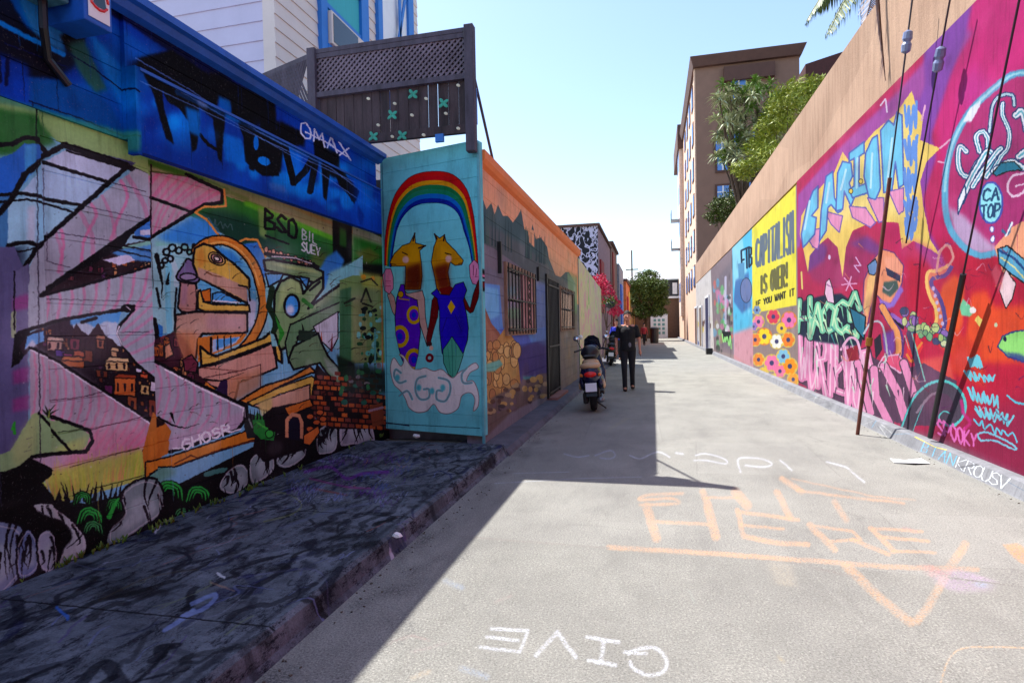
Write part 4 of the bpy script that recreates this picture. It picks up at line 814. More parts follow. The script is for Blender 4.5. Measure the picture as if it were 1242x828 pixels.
# ------------------------------------------------------------------ chalk and spray marks on the ground
Gr = Canvas('road_marks', surfZ(0.), -1.8, 2.84, 1.4, 9.4, 240)
ORG = (204,150,104); r_ = random.Random(14)
def chalk(q, w, col, al=.85, **k):
    p = PX(q); p = smooth_pts(p) if k.get('sm') else p; q = [p[0]]
    for a, b in zip(p, p[1:]):
        n = max(1, int(math.hypot(b[0]-a[0], b[1]-a[1])/9))
        for i in range(1, n+1): q.append((a[0]+(b[0]-a[0])*i/n+(r_.uniform(-.7, .7) if i < n else 0), a[1]+(b[1]-a[1])*i/n+(r_.uniform(-.6, .6) if i < n else 0)))
    k.pop('sm', None); w *= r_.uniform(.88, 1.12)
    Gr.S(q, w*.9, col, al*.6, soft=1.5, **k); Gr.S(q, w*.5, col, al*.45, **k)
Gr.P("560,652 736,664 960,680 1246,712 1400,1000 300,1000", (108,107,100), .62)
for q, a in (("-1.2,1.5 -1.0,9.3 -.75,9.3 -.95,1.5", .16), ("1.0,1.5 1.1,9.3 1.35,9.3 1.3,1.5", .14)): Gr.P([tuple(map(float, e.split(','))) for e in q.split()], (70,68,66), a, m=True, soft=14)
for q in ("0.4,5.9 1.7,6.0 1.75,7.6 .5,7.5", "-.9,7.4 .1,7.5 .05,9.2 -.95,9.1", "1.6,3.9 2.75,3.95 2.78,5.0 1.65,4.9"): Gr.P([tuple(map(float, e.split(','))) for e in q.split()], (150,148,142), .28, m=True); Gr.S([tuple(map(float, e.split(','))) for e in (q+' '+q.split()[0]).split()], .012, (80,76,72), .4, m=True)
chalk("738,663 850,670 960,678 1080,687 1185,690", 6.5, ORG); chalk("1026,686 1062,720 1104,754", 13, ORG, .7); chalk("1170,660 1150,690 1124,738 1112,752", 14, ORG, .7); 
Gr.P("930,680 962,684 966,712 940,708", (200,180,150), .3, soft=4)
chalk("784,614 796,652", 12, ORG); chalk("858,612 868,650", 12, ORG); chalk("796,632 864,636", 5, ORG)
chalk("894,618 902,650 944,658 980,660", 8, ORG); chalk("894,620 968,630", 6, ORG); chalk("898,636 950,641", 5, ORG)
chalk("982,636 1012,666", 9, ORG); chalk("980,636 1034,644 1044,654 1006,656", 5, ORG); chalk("1034,654 1078,672", 7, ORG)
chalk("1056,640 1084,668", 7, ORG); chalk("1054,640 1118,644", 5, ORG); chalk("1066,650 1126,656", 5, ORG); chalk("1082,668 1134,670", 5, ORG)
chalk("828,598 786,600 776,606 812,604 822,610 776,612", 4.5, ORG, .7, sm=True); chalk("852,596 858,610", 9, ORG, .7); chalk("892,596 906,612", 14, ORG, .7); chalk("856,603 896,603", 4, ORG, .7); chalk("942,596 958,626", 9, ORG, .7); chalk("948,580 972,596", 8, ORG, .7); chalk("1012,608 1026,630", 9, ORG, .6); chalk("966,594 1040,604 1096,610", 4, ORG, .6); chalk("960,580 1060,602 1110,606", 2.5, ORG, .5)
WHT = (206,210,222)
chalk("596,762 640,764 630,790 582,784", 5, WHT); chalk("590,772 628,776", 5, WHT); chalk("650,794 676,766 698,796", 6, WHT); chalk("712,772 750,778", 5.5, WHT); chalk("732,776 728,802", 6, WHT); chalk("714,800 746,806", 6, WHT); chalk("784,792 756,790", 5, WHT); chalk("762,792 776,786 796,786 808,800 804,814 786,818 768,810 764,802", 6, WHT, sm=True)
WB = (180,190,216)
chalk("684,550 700,554 714,552", 2.2, WB, .6, sm=True); chalk("722,552 740,546 746,552 740,556 728,555", 2.2, WB, .6, sm=True); chalk("764,552 776,556 790,550 800,548 812,554", 2.6, WHT, .8, sm=True); chalk("844,552 856,550 878,556 880,562 856,558 842,558", 2.6, WHT, .8, sm=True); chalk("898,572 896,556 922,556 936,562 926,566 904,564", 3, WHT, .8, sm=True); chalk("946,558 960,570", 3, WHT, .7); chalk("1002,560 1026,566 1048,584", 3, WHT, .8); chalk("820,549 828,550", 3, WHT)
Gr.P("1130,694 1160,688 1206,704 1200,716 1160,718 1136,708", (190,150,196), .45, soft=5); Gr.P("1116,686 1130,684 1146,696 1130,700", (210,110,110), .5, soft=4); Gr.E((1190,708), 8, 4, (130,170,200), .5, soft=4)
Gr.P("1216,660 1234,658 1246,666 1246,686 1234,680 1224,670", (214,140,70), .7, soft=1.5)
chalk("1140,828 1150,800 1166,786 1200,784 1246,785", 2.2, (240,176,110), .8, sm=True); chalk("1130,560 1170,640", 1, ORG, .0)
for q, c, a in (("540,704 560,712", (150,180,230), 8), ("560,810 590,820", (150,180,230), 9), ("500,822 520,814", (240,206,160), 8), ("470,780 500,770 520,776", (226,150,150), 2), ("500,790 540,780", (226,160,170), 2), ("944,796 950,802", (240,200,120), 4), ("1096,640 1110,644", (226,120,120), 3), ("600,730 620,722", (220,160,160), 1.5), ("836,716 842,730", (180,200,190), 2)): Gr.S(q, a*.8, c, .28, soft=4)
Gr.S("560,650 620,655 700,661 738,664", 2.2, (120,112,106), .8); Gr.S("1040,700 960,682", 3, (110,100,96), .6, soft=2); Gr.S("1150,700 1246,712", 1.8, (90,84,80), .8)
Gr.S("980,690 1090,800", 1.2, (190,186,180), .3); Gr.S("940,540 1060,580 1180,640", 1.4, (130,126,122), .5)
for q in ("600,586 700,580 778,578", "620,574 690,572"): Gr.S(q, 1.2, (190,200,220), .35)
Gr.S("740,520 772,500", 3, (170,166,110), .3, soft=3); Gr.S("800,500 818,498", 2, (200,200,150), .3, soft=2); Gr.S("878,486 900,490", 2, (190,140,190), .5, soft=2)
for i in range(900):
    u, v = r_.uniform(-1.8, 2.8), r_.uniform(1.5, 9); s = r_.uniform(.003, .009)
    Gr.S([(u, v), (u+s*.3, v)], s, r_.choice([(90,84,80), (225,222,215), (120,100,90)]), .6, m=True)
for i in range(46):     # oil and gutter stains along the left kerb, also deepening the shade painted there
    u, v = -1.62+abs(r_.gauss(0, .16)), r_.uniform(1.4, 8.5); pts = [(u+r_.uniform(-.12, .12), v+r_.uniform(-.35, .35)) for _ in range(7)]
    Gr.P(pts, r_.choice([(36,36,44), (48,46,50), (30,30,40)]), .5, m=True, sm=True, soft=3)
for i in range(60):
    u, v = r_.uniform(-1.5, 2.7), r_.uniform(1.6, 9); pts = [(u+r_.gauss(0, .10), v+r_.gauss(0, .12)) for _ in range(7)]
    Gr.P(pts, r_.choice([(90,88,84), (170,168,158), (100,96,92)]), .22, m=True, sm=True, soft=6)
for i in range(14):
    u, v = r_.uniform(-1.6, 2.7), r_.uniform(1.7, 8.5); s = r_.uniform(.01, .03); Gr.S([(u, v), (u+s, v+s*.3)], s, (70,64,62), .45, m=True)
Sd = Canvas('pavement_marks', surfZ(.13), -3.45, -1.6, 1.2, 7.0, 240)
r_ = random.Random(77)
for i in range(420):     # drips, splashes and scuffs of old paint: dark ones dominate
    u, v = r_.uniform(-3.4, -1.65), r_.uniform(1.3, 6.6); dark = r_.random() < .72
    c = r_.choice([(14,16,30), (10,10,14), (22,28,80), (16,20,40)]) if dark else r_.choice([(130,140,190), (90,60,140), (170,174,196), (120,130,110), (60,90,180), (190,120,110), (150,160,200)])
    n = r_.randint(3, 5); a = r_.uniform(-.5, .5); st = r_.uniform(.03, .14)
    pts = [(u+math.sin(a+r_.uniform(-.4, .4))*st*k, v+math.cos(a)*st*k*r_.uniform(.6, 1.2)) for k in range(n)]
    Sd.S(pts, r_.uniform(.004, .014) if not dark else r_.uniform(.01, .06), c, r_.uniform(.35, .85), m=True, sm=True, soft=2 if dark else 1)
for i in range(40):
    u, v = r_.uniform(-3.4, -1.7), r_.uniform(1.3, 6.4); pts = [(u+r_.uniform(-.16, .16), v+r_.uniform(-.1, .1)) for _ in range(7)]
    Sd.P(pts, r_.choice([(14,16,30), (18,20,40), (10,12,20)]), .7, m=True, sm=True, soft=1.5)
for q, c, w, a in (("370,572 400,566 420,580 440,574 470,572", (120,50,150), 4, .8), ("376,580 420,590 448,592", (150,50,130), 2.4, .7), ("380,556 400,560 420,552 440,556", (170,180,220), 2, .7), ("380,592 400,596 420,600", (150,70,60), 2, .7), ("330,596 352,600 366,612 352,624 320,632", (150,156,90), 1.6, .6), ("232,732 262,720 250,736 220,748 236,740 200,764", (150,170,226), 5, .7), ("256,706 284,716", (190,150,120), 2, .6), ("68,736 80,746 82,750", (60,120,220), 4, .8), ("190,628 196,632 188,646", (230,225,235), 2.4, .9), ("264,695 272,700", (235,235,240), 3.4, .9), ("60,670 120,690 190,676", (120,130,160), 1.6, .5), ("474,652 488,658", (220,220,240), 4, .8), ("120,728 180,700 240,690", (90,80,60), 2, .6), ("340,640 400,620 450,610", (120,130,160), 3, .4), ("290,700 380,690 400,720", (120,120,160), 2, .4)): Sd.S(q, w, c, a, sm=True, soft=1.5)
for i in range(60): Sd.scrib([(u0 := r_.uniform(340, 480), v0 := r_.uniform(548, 610)), (u0+24, v0-4), (u0+22, v0+6), (u0-4, v0+8)], 1.1, r_.choice([(70,90,170), (110,60,150), (150,160,200), (30,30,60)]), i, 7, .5)
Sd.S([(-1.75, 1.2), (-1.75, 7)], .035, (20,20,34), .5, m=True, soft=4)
for v in (2.2, 3.75, 5.25): Sd.S([(-3.4, v), (-1.68, v+.04)], .012, (14,14,20), .9, m=True)
Kb = Canvas('kerb_marks', lambda x, y: (lambda p: (p[1], 1.0, depth(p)))(gnd(x, y, .07)), 5.0, 16.0, 0, 1, 120)
for k, (ch, y, c) in enumerate(zip("BTANKROUSV", (7.25, 7.05, 6.85, 6.68, 6.5, 6.34, 6.19, 6.06, 5.93, 5.8), [(110,190,226)]*4+[(236,240,245)]*6)):
    for st in FONT.get(ch, []): Kb.S([(y-.13*a, .12+.72*b) for a, b in st], .02, c, .9, m=True)
r_ = random.Random(5)
for i in range(60): y = r_.uniform(5, 15.5); Kb.S([(y, r_.uniform(0, 1)), (y+r_.uniform(.05, .4), r_.uniform(.1, .9))], r_.uniform(.01, .05), r_.choice([(90,110,130), (150,150,150), (60,60,66), (200,200,196), (110,160,190)]), .5, m=True, soft=1)
Kb.S([(7.5, .9), (7.0, .8), (6.8, .9)], .05, (240,210,80), .8, m=True, soft=1)
# ------------------------------------------------------------------ materials
def leafmat(name, dark, light, rough=.5):
    m, t, b = nt(name); v = coords(t)
    c = ramp(t, noise(t, 9, 4, .7, v), [(.3, lin(dark)), (.7, lin(light))])
    c = mulcol(t, c, ramp(t, noise(t, 60, 2, .6, v), [(.35, .55), (.65, 1.)]))
    t.links.new(c, b.inputs['Base Color']); b.inputs['Roughness'].default_value = rough; b.inputs['Specular IOR Level'].default_value = .3
    b.inputs['Transmission Weight'].default_value = 0
    return m
def glass(name, rgb, rough=.08):
    m, t, b = nt(name); b.inputs['Base Color'].default_value = (*lin(rgb), 1); b.inputs['Roughness'].default_value = rough; b.inputs['Specular IOR Level'].default_value = .9
    v = coords(t, 1, 1, 1); bump(t, b, noise(t, 1.2, 2, .5, v), .08, .05); return m
def asphalt():
    m, t, b = nt('worn_asphalt'); im = N(t, 'ShaderNodeTexImage'); im.image = Gr.image(); im.extension = 'CLIP'
    uvn = N(t, 'ShaderNodeUVMap'); uvn.uv_map = 'UVMap'; t.links.new(uvn.outputs[0], im.inputs[0])
    v = coords(t); base = ramp(t, noise(t, 1.1, 6, .6, v), [(.3, lin((136,134,128))), (.7, lin((156,154,146)))])
    st = ramp(t, noise(t, 2.6, 8, .7, coords(t, 1, .35, 1)), [(.28, (.8,.8,.81)), (.5, (1.,1.,1.))]); c = mulcol(t, base, st)
    g = noise(t, 100, 4, .85, v); c = mulcol(t, c, ramp(t, g, [(.34, .36), (.5, .94), (.66, 1.3)]))
    vo = N(t, 'ShaderNodeTexVoronoi'); vo.inputs['Scale'].default_value = 75; t.links.new(v, vo.inputs['Vector'])
    c = mulcol(t, c, ramp(t, vo.outputs['Distance'], [(.1, (1.08,1.07,1.05)), (.5, (.86,.86,.86))]))
    cr = N(t, 'ShaderNodeTexVoronoi'); cr.feature = 'DISTANCE_TO_EDGE'; cr.inputs['Scale'].default_value = .38
    w = N(t, 'ShaderNodeVectorMath', operation='ADD'); nn = N(t, 'ShaderNodeTexNoise'); nn.inputs['Scale'].default_value = 1.6; t.links.new(v, nn.inputs['Vector'])
    t.links.new(v, w.inputs[0]); t.links.new(nn.outputs['Color'], w.inputs[1]); t.links.new(w.outputs[0], cr.inputs['Vector'])
    c = mulcol(t, c, ramp(t, cr.outputs['Distance'], [(.0, .86), (.004, 1.)]))
    mx = N(t, 'ShaderNodeMix', data_type='RGBA'); a = N(t, 'ShaderNodeMath', operation='MULTIPLY')
    t.links.new(im.outputs['Alpha'], a.inputs[0]); wr = mulcol(t, ramp(t, noise(t, 70, 5, .85, v), [(.45, .0), (.53, .95)]), ramp(t, noise(t, 5, 5, .7, v), [(.35, .45), (.6, 1.)])); t.links.new(wr, a.inputs[1])
    t.links.new(a.outputs[0], mx.inputs[0]); t.links.new(c, mx.inputs[6]); t.links.new(im.outputs['Color'], mx.inputs[7])
    t.links.new(mx.outputs[2], b.inputs['Base Color']); b.inputs['Roughness'].default_value = .9; b.inputs['Specular IOR Level'].default_value = .15
    bump(t, b, g, .6, .006); return m
def pavebase(t, v):
    c = ramp(t, noise(t, 2.2, 7, .65, v), [(.3, lin((84,92,102))), (.7, lin((142,150,162)))])
    c = mulcol(t, c, ramp(t, noise(t, 11, 12, .92, coords(t, 1, .4, 1)), [(.43, (.04,.04,.08)), (.50, (1.,1.,1.))]))
    return mulcol(t, c, ramp(t, noise(t, 150, 2, .7, v), [(.3, .7), (.7, 1.1)]))
M = dict(
 kerb=mat('kerb_concrete', (150,146,140), .85, .3, 3, .3), kerbdark=mat('dirty_kerb_concrete', (96,94,104), .85, .5, 4, .3),
 ground=mat('far_ground', (150,146,140), .9, .2, .5), stucco=mat('beige_stucco', (174,142,120), .9, .2, 1.2, .6, st=(1,1,.35), fine=35),
 plain=mat('plain_building_paint', (120,116,120), .8), black=mat('black_plastic', (20,20,24), .45, .2, 10, .05), wood=mat('weathered_wood', (84,76,88), .85, .5, 3, .4, st=(3,3,.6), fine=40),
 wooddark=mat('dark_stained_planks', (74,60,62), .9, .8, 1.1, .4, st=(9,1,1.2), fine=30), lav=mat('lavender_clapboard', (196,190,214), .7, .08, 2, .1), cream=mat('cream_clapboard', (214,200,194), .7, .08, 2, .1),
 blue=mat('blue_window_trim', (30,112,196), .5, .12, 4, .05), bluegarage=mat('blue_roof_trim', (22,92,190), .5, .35, 4, .1), aqua=mat('aqua_curtain', (60,170,180), .8, .2, 12, .1, st=(1,8,.3)),
 white=mat('white_paint', (226,226,230), .5, .08, 4, .05), glassd=glass('dark_window_glass', (20,26,40)), glassb=glass('sky_blue_window_glass', (70,120,190), .15), orange=mat('orange_trim_paint', (236,124,48), .6, .12, 3, .1),
 iron=mat('black_iron', (16,15,18), .5, .2, 10, .05, metal=.2), brick=mat('brown_stucco_block', (136,104,88), .85, .12, 1.5, .2), peach=mat('peach_stucco', (206,172,148), .85, .1, 1, .1), corn=mat('brown_cornice', (92,62,52), .8, .2, 2),
 redroof=mat('dark_red_roof', (70,30,28), .8), rust=mat('rusty_pipe_guard', (104,52,38), .8, .55, 14, .4, st=(1,1,.5)), wire=mat('steel_guy_wire', (44,36,44), .5, .2, metal=.3), cer=mat('glazed_insulator', (120,128,160), .2, .3, 14, 0),
 bark=mat('bark', (86,66,50), .9, .4, 6, .6), paper=mat('white_paper', (232,232,232), .7, .05, 5, .1), steel=mat('grey_metal', (120,124,130), .4, .2, 5, .05, metal=.6), tan=mat('tan_leather', (196,160,120), .5, .15, 8, .1),
 navy=mat('dark_navy_enamel', (18,24,60), .25, .1, 5, 0), rub=mat('tyre_rubber', (18,18,20), .8, .2, 20, .2), redl=mat('red_light_lens', (220,24,20), .2, .05, 5, 0), chrome=mat('chrome', (200,200,205), .15, .05, 5, 0, metal=1),
 skin=mat('skin', (196,132,108), .6, .08, 20, .05), hair=mat('dark_hair', (30,22,18), .8, .3, 40, .2), shirt=mat('black_cotton', (20,20,24), .9, .25, 12, .2), jeans=mat('black_jeans', (24,24,32), .9, .3, 10, .2), bluej=mat('blue_jacket_cloth', (34,50,190), .8, .2, 10, .2), redc=mat('red_cloth', (170,40,46), .8, .2, 10, .2), shoe=mat('brown_shoe', (52,30,24), .6),
)
M['leaf'] = leafmat('dark_green_leaves', (24,44,16), (112,136,52)); M['leafy'] = leafmat('yellow_green_leaves', (74,112,24), (190,190,60)); M['leafp'] = leafmat('pale_tipped_leaves', (110,140,80), (232,226,190)); M['leafd'] = leafmat('shrub_leaves', (30,50,20), (110,124,40)); M['frond'] = leafmat('palm_frond_leaves', (56,84,30), (128,132,60)); M['leafg'] = leafmat('mid_green_leaves', (50,96,30), (140,170,70)); M['bloom'] = leafmat('magenta_bloom', (170,10,50), (236,30,90)); M['dried'] = leafmat('dead_frond', (60,34,28), (110,70,52))
sm_, t, b = nt('streaked_beige_stucco'); v = coords(t); cc = ramp(t, noise(t, .5, 5, .6, v), [(.3, lin((160,128,106))), (.7, lin((184,152,128)))])
cc = mulcol(t, cc, ramp(t, noise(t, 4, 6, .7, coords(t, 1, 2.2, .22)), [(.32, .74), (.55, 1.)])); cc = mulcol(t, cc, ramp(t, noise(t, 60, 4, .8, v), [(.3, .82), (.6, 1.03)]))
vv = N(t, 'ShaderNodeTexVoronoi'); vv.inputs['Scale'].default_value = .55; t.links.new(coords(t, 1, .6, 1.4), vv.inputs['Vector']); cc = mulcol(t, cc, ramp(t, vv.outputs['Color'], [(.55, 1.), (.6, .9)]))
t.links.new(cc, b.inputs['Base Color']); b.inputs['Roughness'].default_value = .92; b.inputs['Specular IOR Level'].default_value = .15; bump(t, b, noise(t, 30, 6, .8, v), .7, .012); M['stucco'] = sm_
PM = dict(L=paintmat('garage_mural', L, (46,90,110), 1.35, sat=1.0, scuff=.22, bmp=.3), B=paintmat('blue_boards', B, (16,62,160), 1.35, sat=1.05, scuff=.25), T=paintmat('teal_wall', T, (112,198,206), 1.1, sat=1.1, wob=.012, scuff=.12),
          K=paintmat('cottage_mural', K, (120,110,118), 1.15, sat=.88, scuff=.2), W1=paintmat('alley_mural', W1, (190,30,84), .6, scuff=.2, wob=.05), W2=paintmat('far_mural', W2, (170,160,160), .62, scuff=.12),
          S=paintmat('stained_pavement', Sd, pavebase, .85, rough=.75, scuff=.35, bmp=.6, bscale=(1,1,1)), Kb=paintmat('painted_kerb', Kb, (140,140,144), .9, scuff=.3))
for a, im in (('a', 1),): pass

# ------------------------------------------------------------------ ground
def uvof(cv, f): return lambda c: ((f(c)[0]-cv.u0)/(cv.u1-cv.u0), (f(c)[1]-cv.v0)/(cv.v1-cv.v0))
tag(MB().box((-150,-60,-.3), (150,300,-.012)).build('ground', M['ground']), kind='structure')
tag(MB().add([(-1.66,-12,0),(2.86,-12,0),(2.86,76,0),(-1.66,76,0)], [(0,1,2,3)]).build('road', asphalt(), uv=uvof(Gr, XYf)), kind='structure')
tag(MB().prism([(-3.62,-6,-.02),(-1.62,-6,-.02),(-1.655,-6,0.03),(-1.675,-6,.112),(-1.70,-6,.13),(-3.62,-6,.13)], (0,12.4,0)).build('pavement', PM['S'], uv=uvof(Sd, XYf)), kind='structure')
tag(MB().prism([(-2.3,6.4,-.02),(-1.6,6.4,-.02),(-1.63,6.4,.03),(-1.67,6.4,.07),(-2.3,6.4,.08)], (0,69,0)).build('path', M['kerbdark']), kind='structure')
kb = MB().prism([(2.84,-6,-.02),(2.86,-6,.01),(2.90,-6,.125),(2.94,-6,.14),(3.05,-6,.14),(3.05,-6,-.02)], (0,82,0))
tag(kb.build('kerb', PM['Kb'], uv=lambda c: ((c.y-5)/11, (c.z+ (c.x-2.84)*.1)/.15)), kind='structure')

# ------------------------------------------------------------------ left: painted garage
def boards(X, y0, y1, z0, z1, bh, thick=.2, g=.007, sgn=1, first=None):
    """grooved horizontal boards, outer face at X, facing +X (sgn 1)"""
    prof = [(X-sgn*thick, z0)]; z = z0; prof.append((X, z0)); nz = first if first else z0+bh
    while nz < z1-.02:
        prof += [(X, nz-g*.6), (X-sgn*g, nz), (X, nz+g*.6)]; nz += bh
    prof += [(X, z1), (X-sgn*thick, z1)]
    return MB().prism([(x, y0, z) for x, z in prof], (0, y1-y0, 0))
g = thing('painted_garage', 'low garage building whose boarded wall carries a pink ribbed letter mural under dark blue boards', 'garage', (-3.4,3,0))
boards(-3.4, 3.305, 6.98, .05, 2.74, .19, first=1.46-.19*7).build('mural_wall', PM['L'], g, uv=uvof(L, YZ))
boards(-3.37, -5, 3.303, .05, 2.74, .19, thick=.23, first=1.46-.19*7).build('mural_wall', PM['L'], g, uv=uvof(L, YZ))
MB().box((-3.42,1.2,.05), (-3.345,2.56,2.735)).build('pilaster', PM['L'], g, uv=uvof(L, YZ))
boards(-3.32, 3.1, 6.62, 2.742, 3.6, .155, thick=.2).build('upper_wall', PM['B'], g, uv=uvof(B, YZ))
boards(-3.352, -5, 3.098, 2.742, 3.6, .22, thick=.2).build('upper_wall', PM['B'], g, uv=uvof(B, YZ))
MB().box((-3.318,3.14,2.66), (-3.25,6.6,3.19)).build('sign_panel', PM['B'], g, uv=uvof(B, YZ))
MB().box((-3.318,3.10,2.64), (-3.243,3.138,3.21)).build('sign_frame', PM['B'], g, uv=uvof(B, YZ))
MB().box((-3.318,3.14,3.192), (-3.24,6.6,3.212)).build('ledge', M['bluegarage'], g)
MB().prism([(-3.32,-5,3.54),(-3.27,-5,3.56),(-3.24,-5,3.60),(-3.2,-5,3.61),(-3.2,-5,3.66),(-3.4,-5,3.675),(-3.4,-5,3.6)], (0,11.68,0)).build('cornice', M['bluegarage'], g)
MB().box((-9,-5,0), (-3.61,6.95,3.6)).box((-9,-5,3.602), (-3.4,6.66,3.64)).build('roof', M['plain'], g)
# wall-mounted meter box with a sticker, over the mural at the left
p0, p1 = onX(103, 25, -3.08), onX(136, 25, -3.08)
e = thing('meter_box', 'meter box with a white sticker jutting from the blue boards at top left', 'meter box', (-3.2,float(p0[1])+.1,3.45))
zb = float(onX(118, 31, -3.08)[2]); y0, y1 = float(p0[1]), float(p1[1])
MB().box((-3.35,y0,zb), (-3.08,y1,zb+.32)).build('case', M['bluegarage'], e, bevel=.008)
MB().box((-3.078,y0+.02,zb+.03), (-3.074,y1-.02,zb+.27)).build('sticker', M['paper'], e)
mk = MB(); mk.tube([(-3.072, (y0+y1)/2+.055*math.cos(a)+.0, zb+.15+.075*math.sin(a)*(1 if a < 4 else .8)) for a in [k*PI/6 for k in range(12)]], .008, 5); mk.build('red_ring', M['redl'], e)
MB().prism([(-3.074,(y0+y1)/2-.04,zb+.1),(-3.074,(y0+y1)/2+.045,zb+.11),(-3.074,(y0+y1)/2+.03,zb+.19),(-3.074,(y0+y1)/2-.02,zb+.2)], (.003,0,0)).build('emblem', M['glassd'], e)
MB().box((-3.35,y0-.22,zb+.08), (-3.16,y0-.02,zb+.4)).build('junction_box', mat('painted_junction_box', (70,130,140), .6, .5, 12), e, bevel=.01)
MB().tube([(-3.25,y0-.1,zb+.08),(-3.25,y0-.1,zb-.08),(-3.33,y0-.02,zb-.2),(-3.335,y0+.1,zb-.3)], .022, 8).build('conduit', M['black'], e)

# ------------------------------------------------------------------ left: cottage with the teal end wall
c = thing('painted_cottage', 'low boarded cottage with teal rainbow end wall and orange topped landscape mural', 'cottage', (-2.6,8,0))
def surf_wall_T(z0, z1, thick=.12):
    A, Bp = Vector(TA), Vector(TB); nrm = Vector((float(TD[1]), -float(TD[0]), 0)); nrm = nrm if nrm.y < 0 else -nrm
    prof = [(-thick, z0), (0, z0)]; z = z0+.24
    while z < z1-.05: prof += [(0, z-.004), (-.006, z), (0, z+.004)]; z += .235
    prof += [(0, z1), (-thick, z1)]
    return MB().prism([A+nrm*o+Vector((0,0,z)) for o, z in prof], Bp-A)
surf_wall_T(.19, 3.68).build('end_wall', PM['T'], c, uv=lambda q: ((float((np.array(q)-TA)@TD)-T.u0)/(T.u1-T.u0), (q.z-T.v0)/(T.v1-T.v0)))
boards(-2.0, 6.62, 16.0, .03, 3.52, .235, thick=.2).build('mural_wall', PM['K'], c, uv=uvof(K, YZ))
MB().prism([(-2.0,6.66,3.42),(-1.95,6.66,3.45),(-1.92,6.66,3.5),(-1.92,6.66,3.6),(-2.2,6.66,3.6),(-2.2,6.66,3.42)], (0,9.4,0)).build('cornice', M['orange'], c)
MB().box((-1.982,6.53,.1), (-1.955,6.575,3.64)).build('corner_trim', mat('teal_trim', (96,176,186), .6), c)
MB().box((-9,7.2,0), (-2.21,16,3.5)).build('roof', M['plain'], c)
def barred_window(x, px0, px1, z0, z1, par, bars, half=False):
    ya, yb = float(onX(px0, 370, x)[1]), float(onX(px1, 370, x)[1])
    w = MB(); t = .06
    w.box((x-.02,ya-t,z0-t), (x+.035,yb+t,z0)).box((x-.02,ya-t,z1), (x+.035,yb+t,z1+t)).box((x-.02,ya-t,z0), (x+.035,ya,z1)).box((x-.02,yb,z0), (x+.035,yb+t,z1))
    fr = w.build('window', mat('ochre_window_frame', (150,116,92), .7), par)
    MB().box((x-.018,ya,z0), (x+.006,yb,z1)).build('pane', M['glassd'], fr)
    b = MB(); n = bars
    for i in range(n+1): y = ya+(yb-ya)*i/n; b.box((x+.05,y-.008,z0-.04), (x+.066,y+.008,z1+.05))
    for z in (z0+.03, (z0+z1)/2, z1-.03): b.box((x+.047,ya-.02,z-.01), (x+.069,yb+.02,z+.01))
    if half:
        for k in range(6): b.torus((x+.058, ya+(yb-ya)*.74, z0+.15+k*.14), .05, .008, 'X', 12, 5)
    b.build('security_bars', M['iron'], fr)
    if half: MB().box((x+.008,ya+(yb-ya)*.52,z0+.01), (x+.016,yb-.01,z1-.01)).build('blind', mat('pinkish_blind', (190,140,140), .8), fr)
    return fr
barred_window(-2.0, 613, 646, 1.42, 2.33, c, 9, True)
barred_window(-2.0, 679, 694, 1.45, 2.33, c, 8)
ya, yb = float(onX(663,400,-2)[1]), float(onX(676.5,400,-2)[1])
d = MB().box((-2.02,ya-.08,.1), (-1.96,ya,2.5)).box((-2.02,yb,.1), (-1.96,yb+.08,2.5)).box((-2.02,ya,2.42), (-1.96,yb,2.5)).build('door', M['iron'], c)
MB().box((-2.015,ya,.1), (-1.99,yb,2.42)).build('door_leaf', M['black'], d)
b = MB()
for i in range(9): y = ya+(yb-ya)*(i+.5)/9; b.box((-1.965,y-.008,.14), (-1.95,y+.008,2.4))
for z in (.2, 1.1, 2.3): b.box((-1.968,ya,z-.015), (-1.947,yb,z+.015))
b.build('security_bars', M['iron'], d)
MB().box((-2.05,ya-.05,.05), (-1.80,yb+.05,.12)).build('step', mat('worn_red_step', (150,100,92), .8), c)
MB().box((-2.0,ya-.9,2.30), (-1.955,ya-.86,2.55)).build('hook', M['iron'], c); MB().box((-2.0,7.45,2.2), (-1.95,7.5,2.62)).build('hook', M['iron'], c)
e = thing('wall_lamp', 'small white wall lamp near the far end of the cottage', 'wall lamp', (-1.98,15,1.3))
q = onX(697, 409, -1.98); MB().tube([(-2.0,float(q[1]),float(q[2])),(-1.88,float(q[1]),float(q[2])+.02)], [.03,.02], 8).build('arm', M['steel'], e); MB().ell((-1.83,float(q[1])-.02,float(q[2])), (.07,.09,.06)).build('shade', M['white'], e, smooth=True)

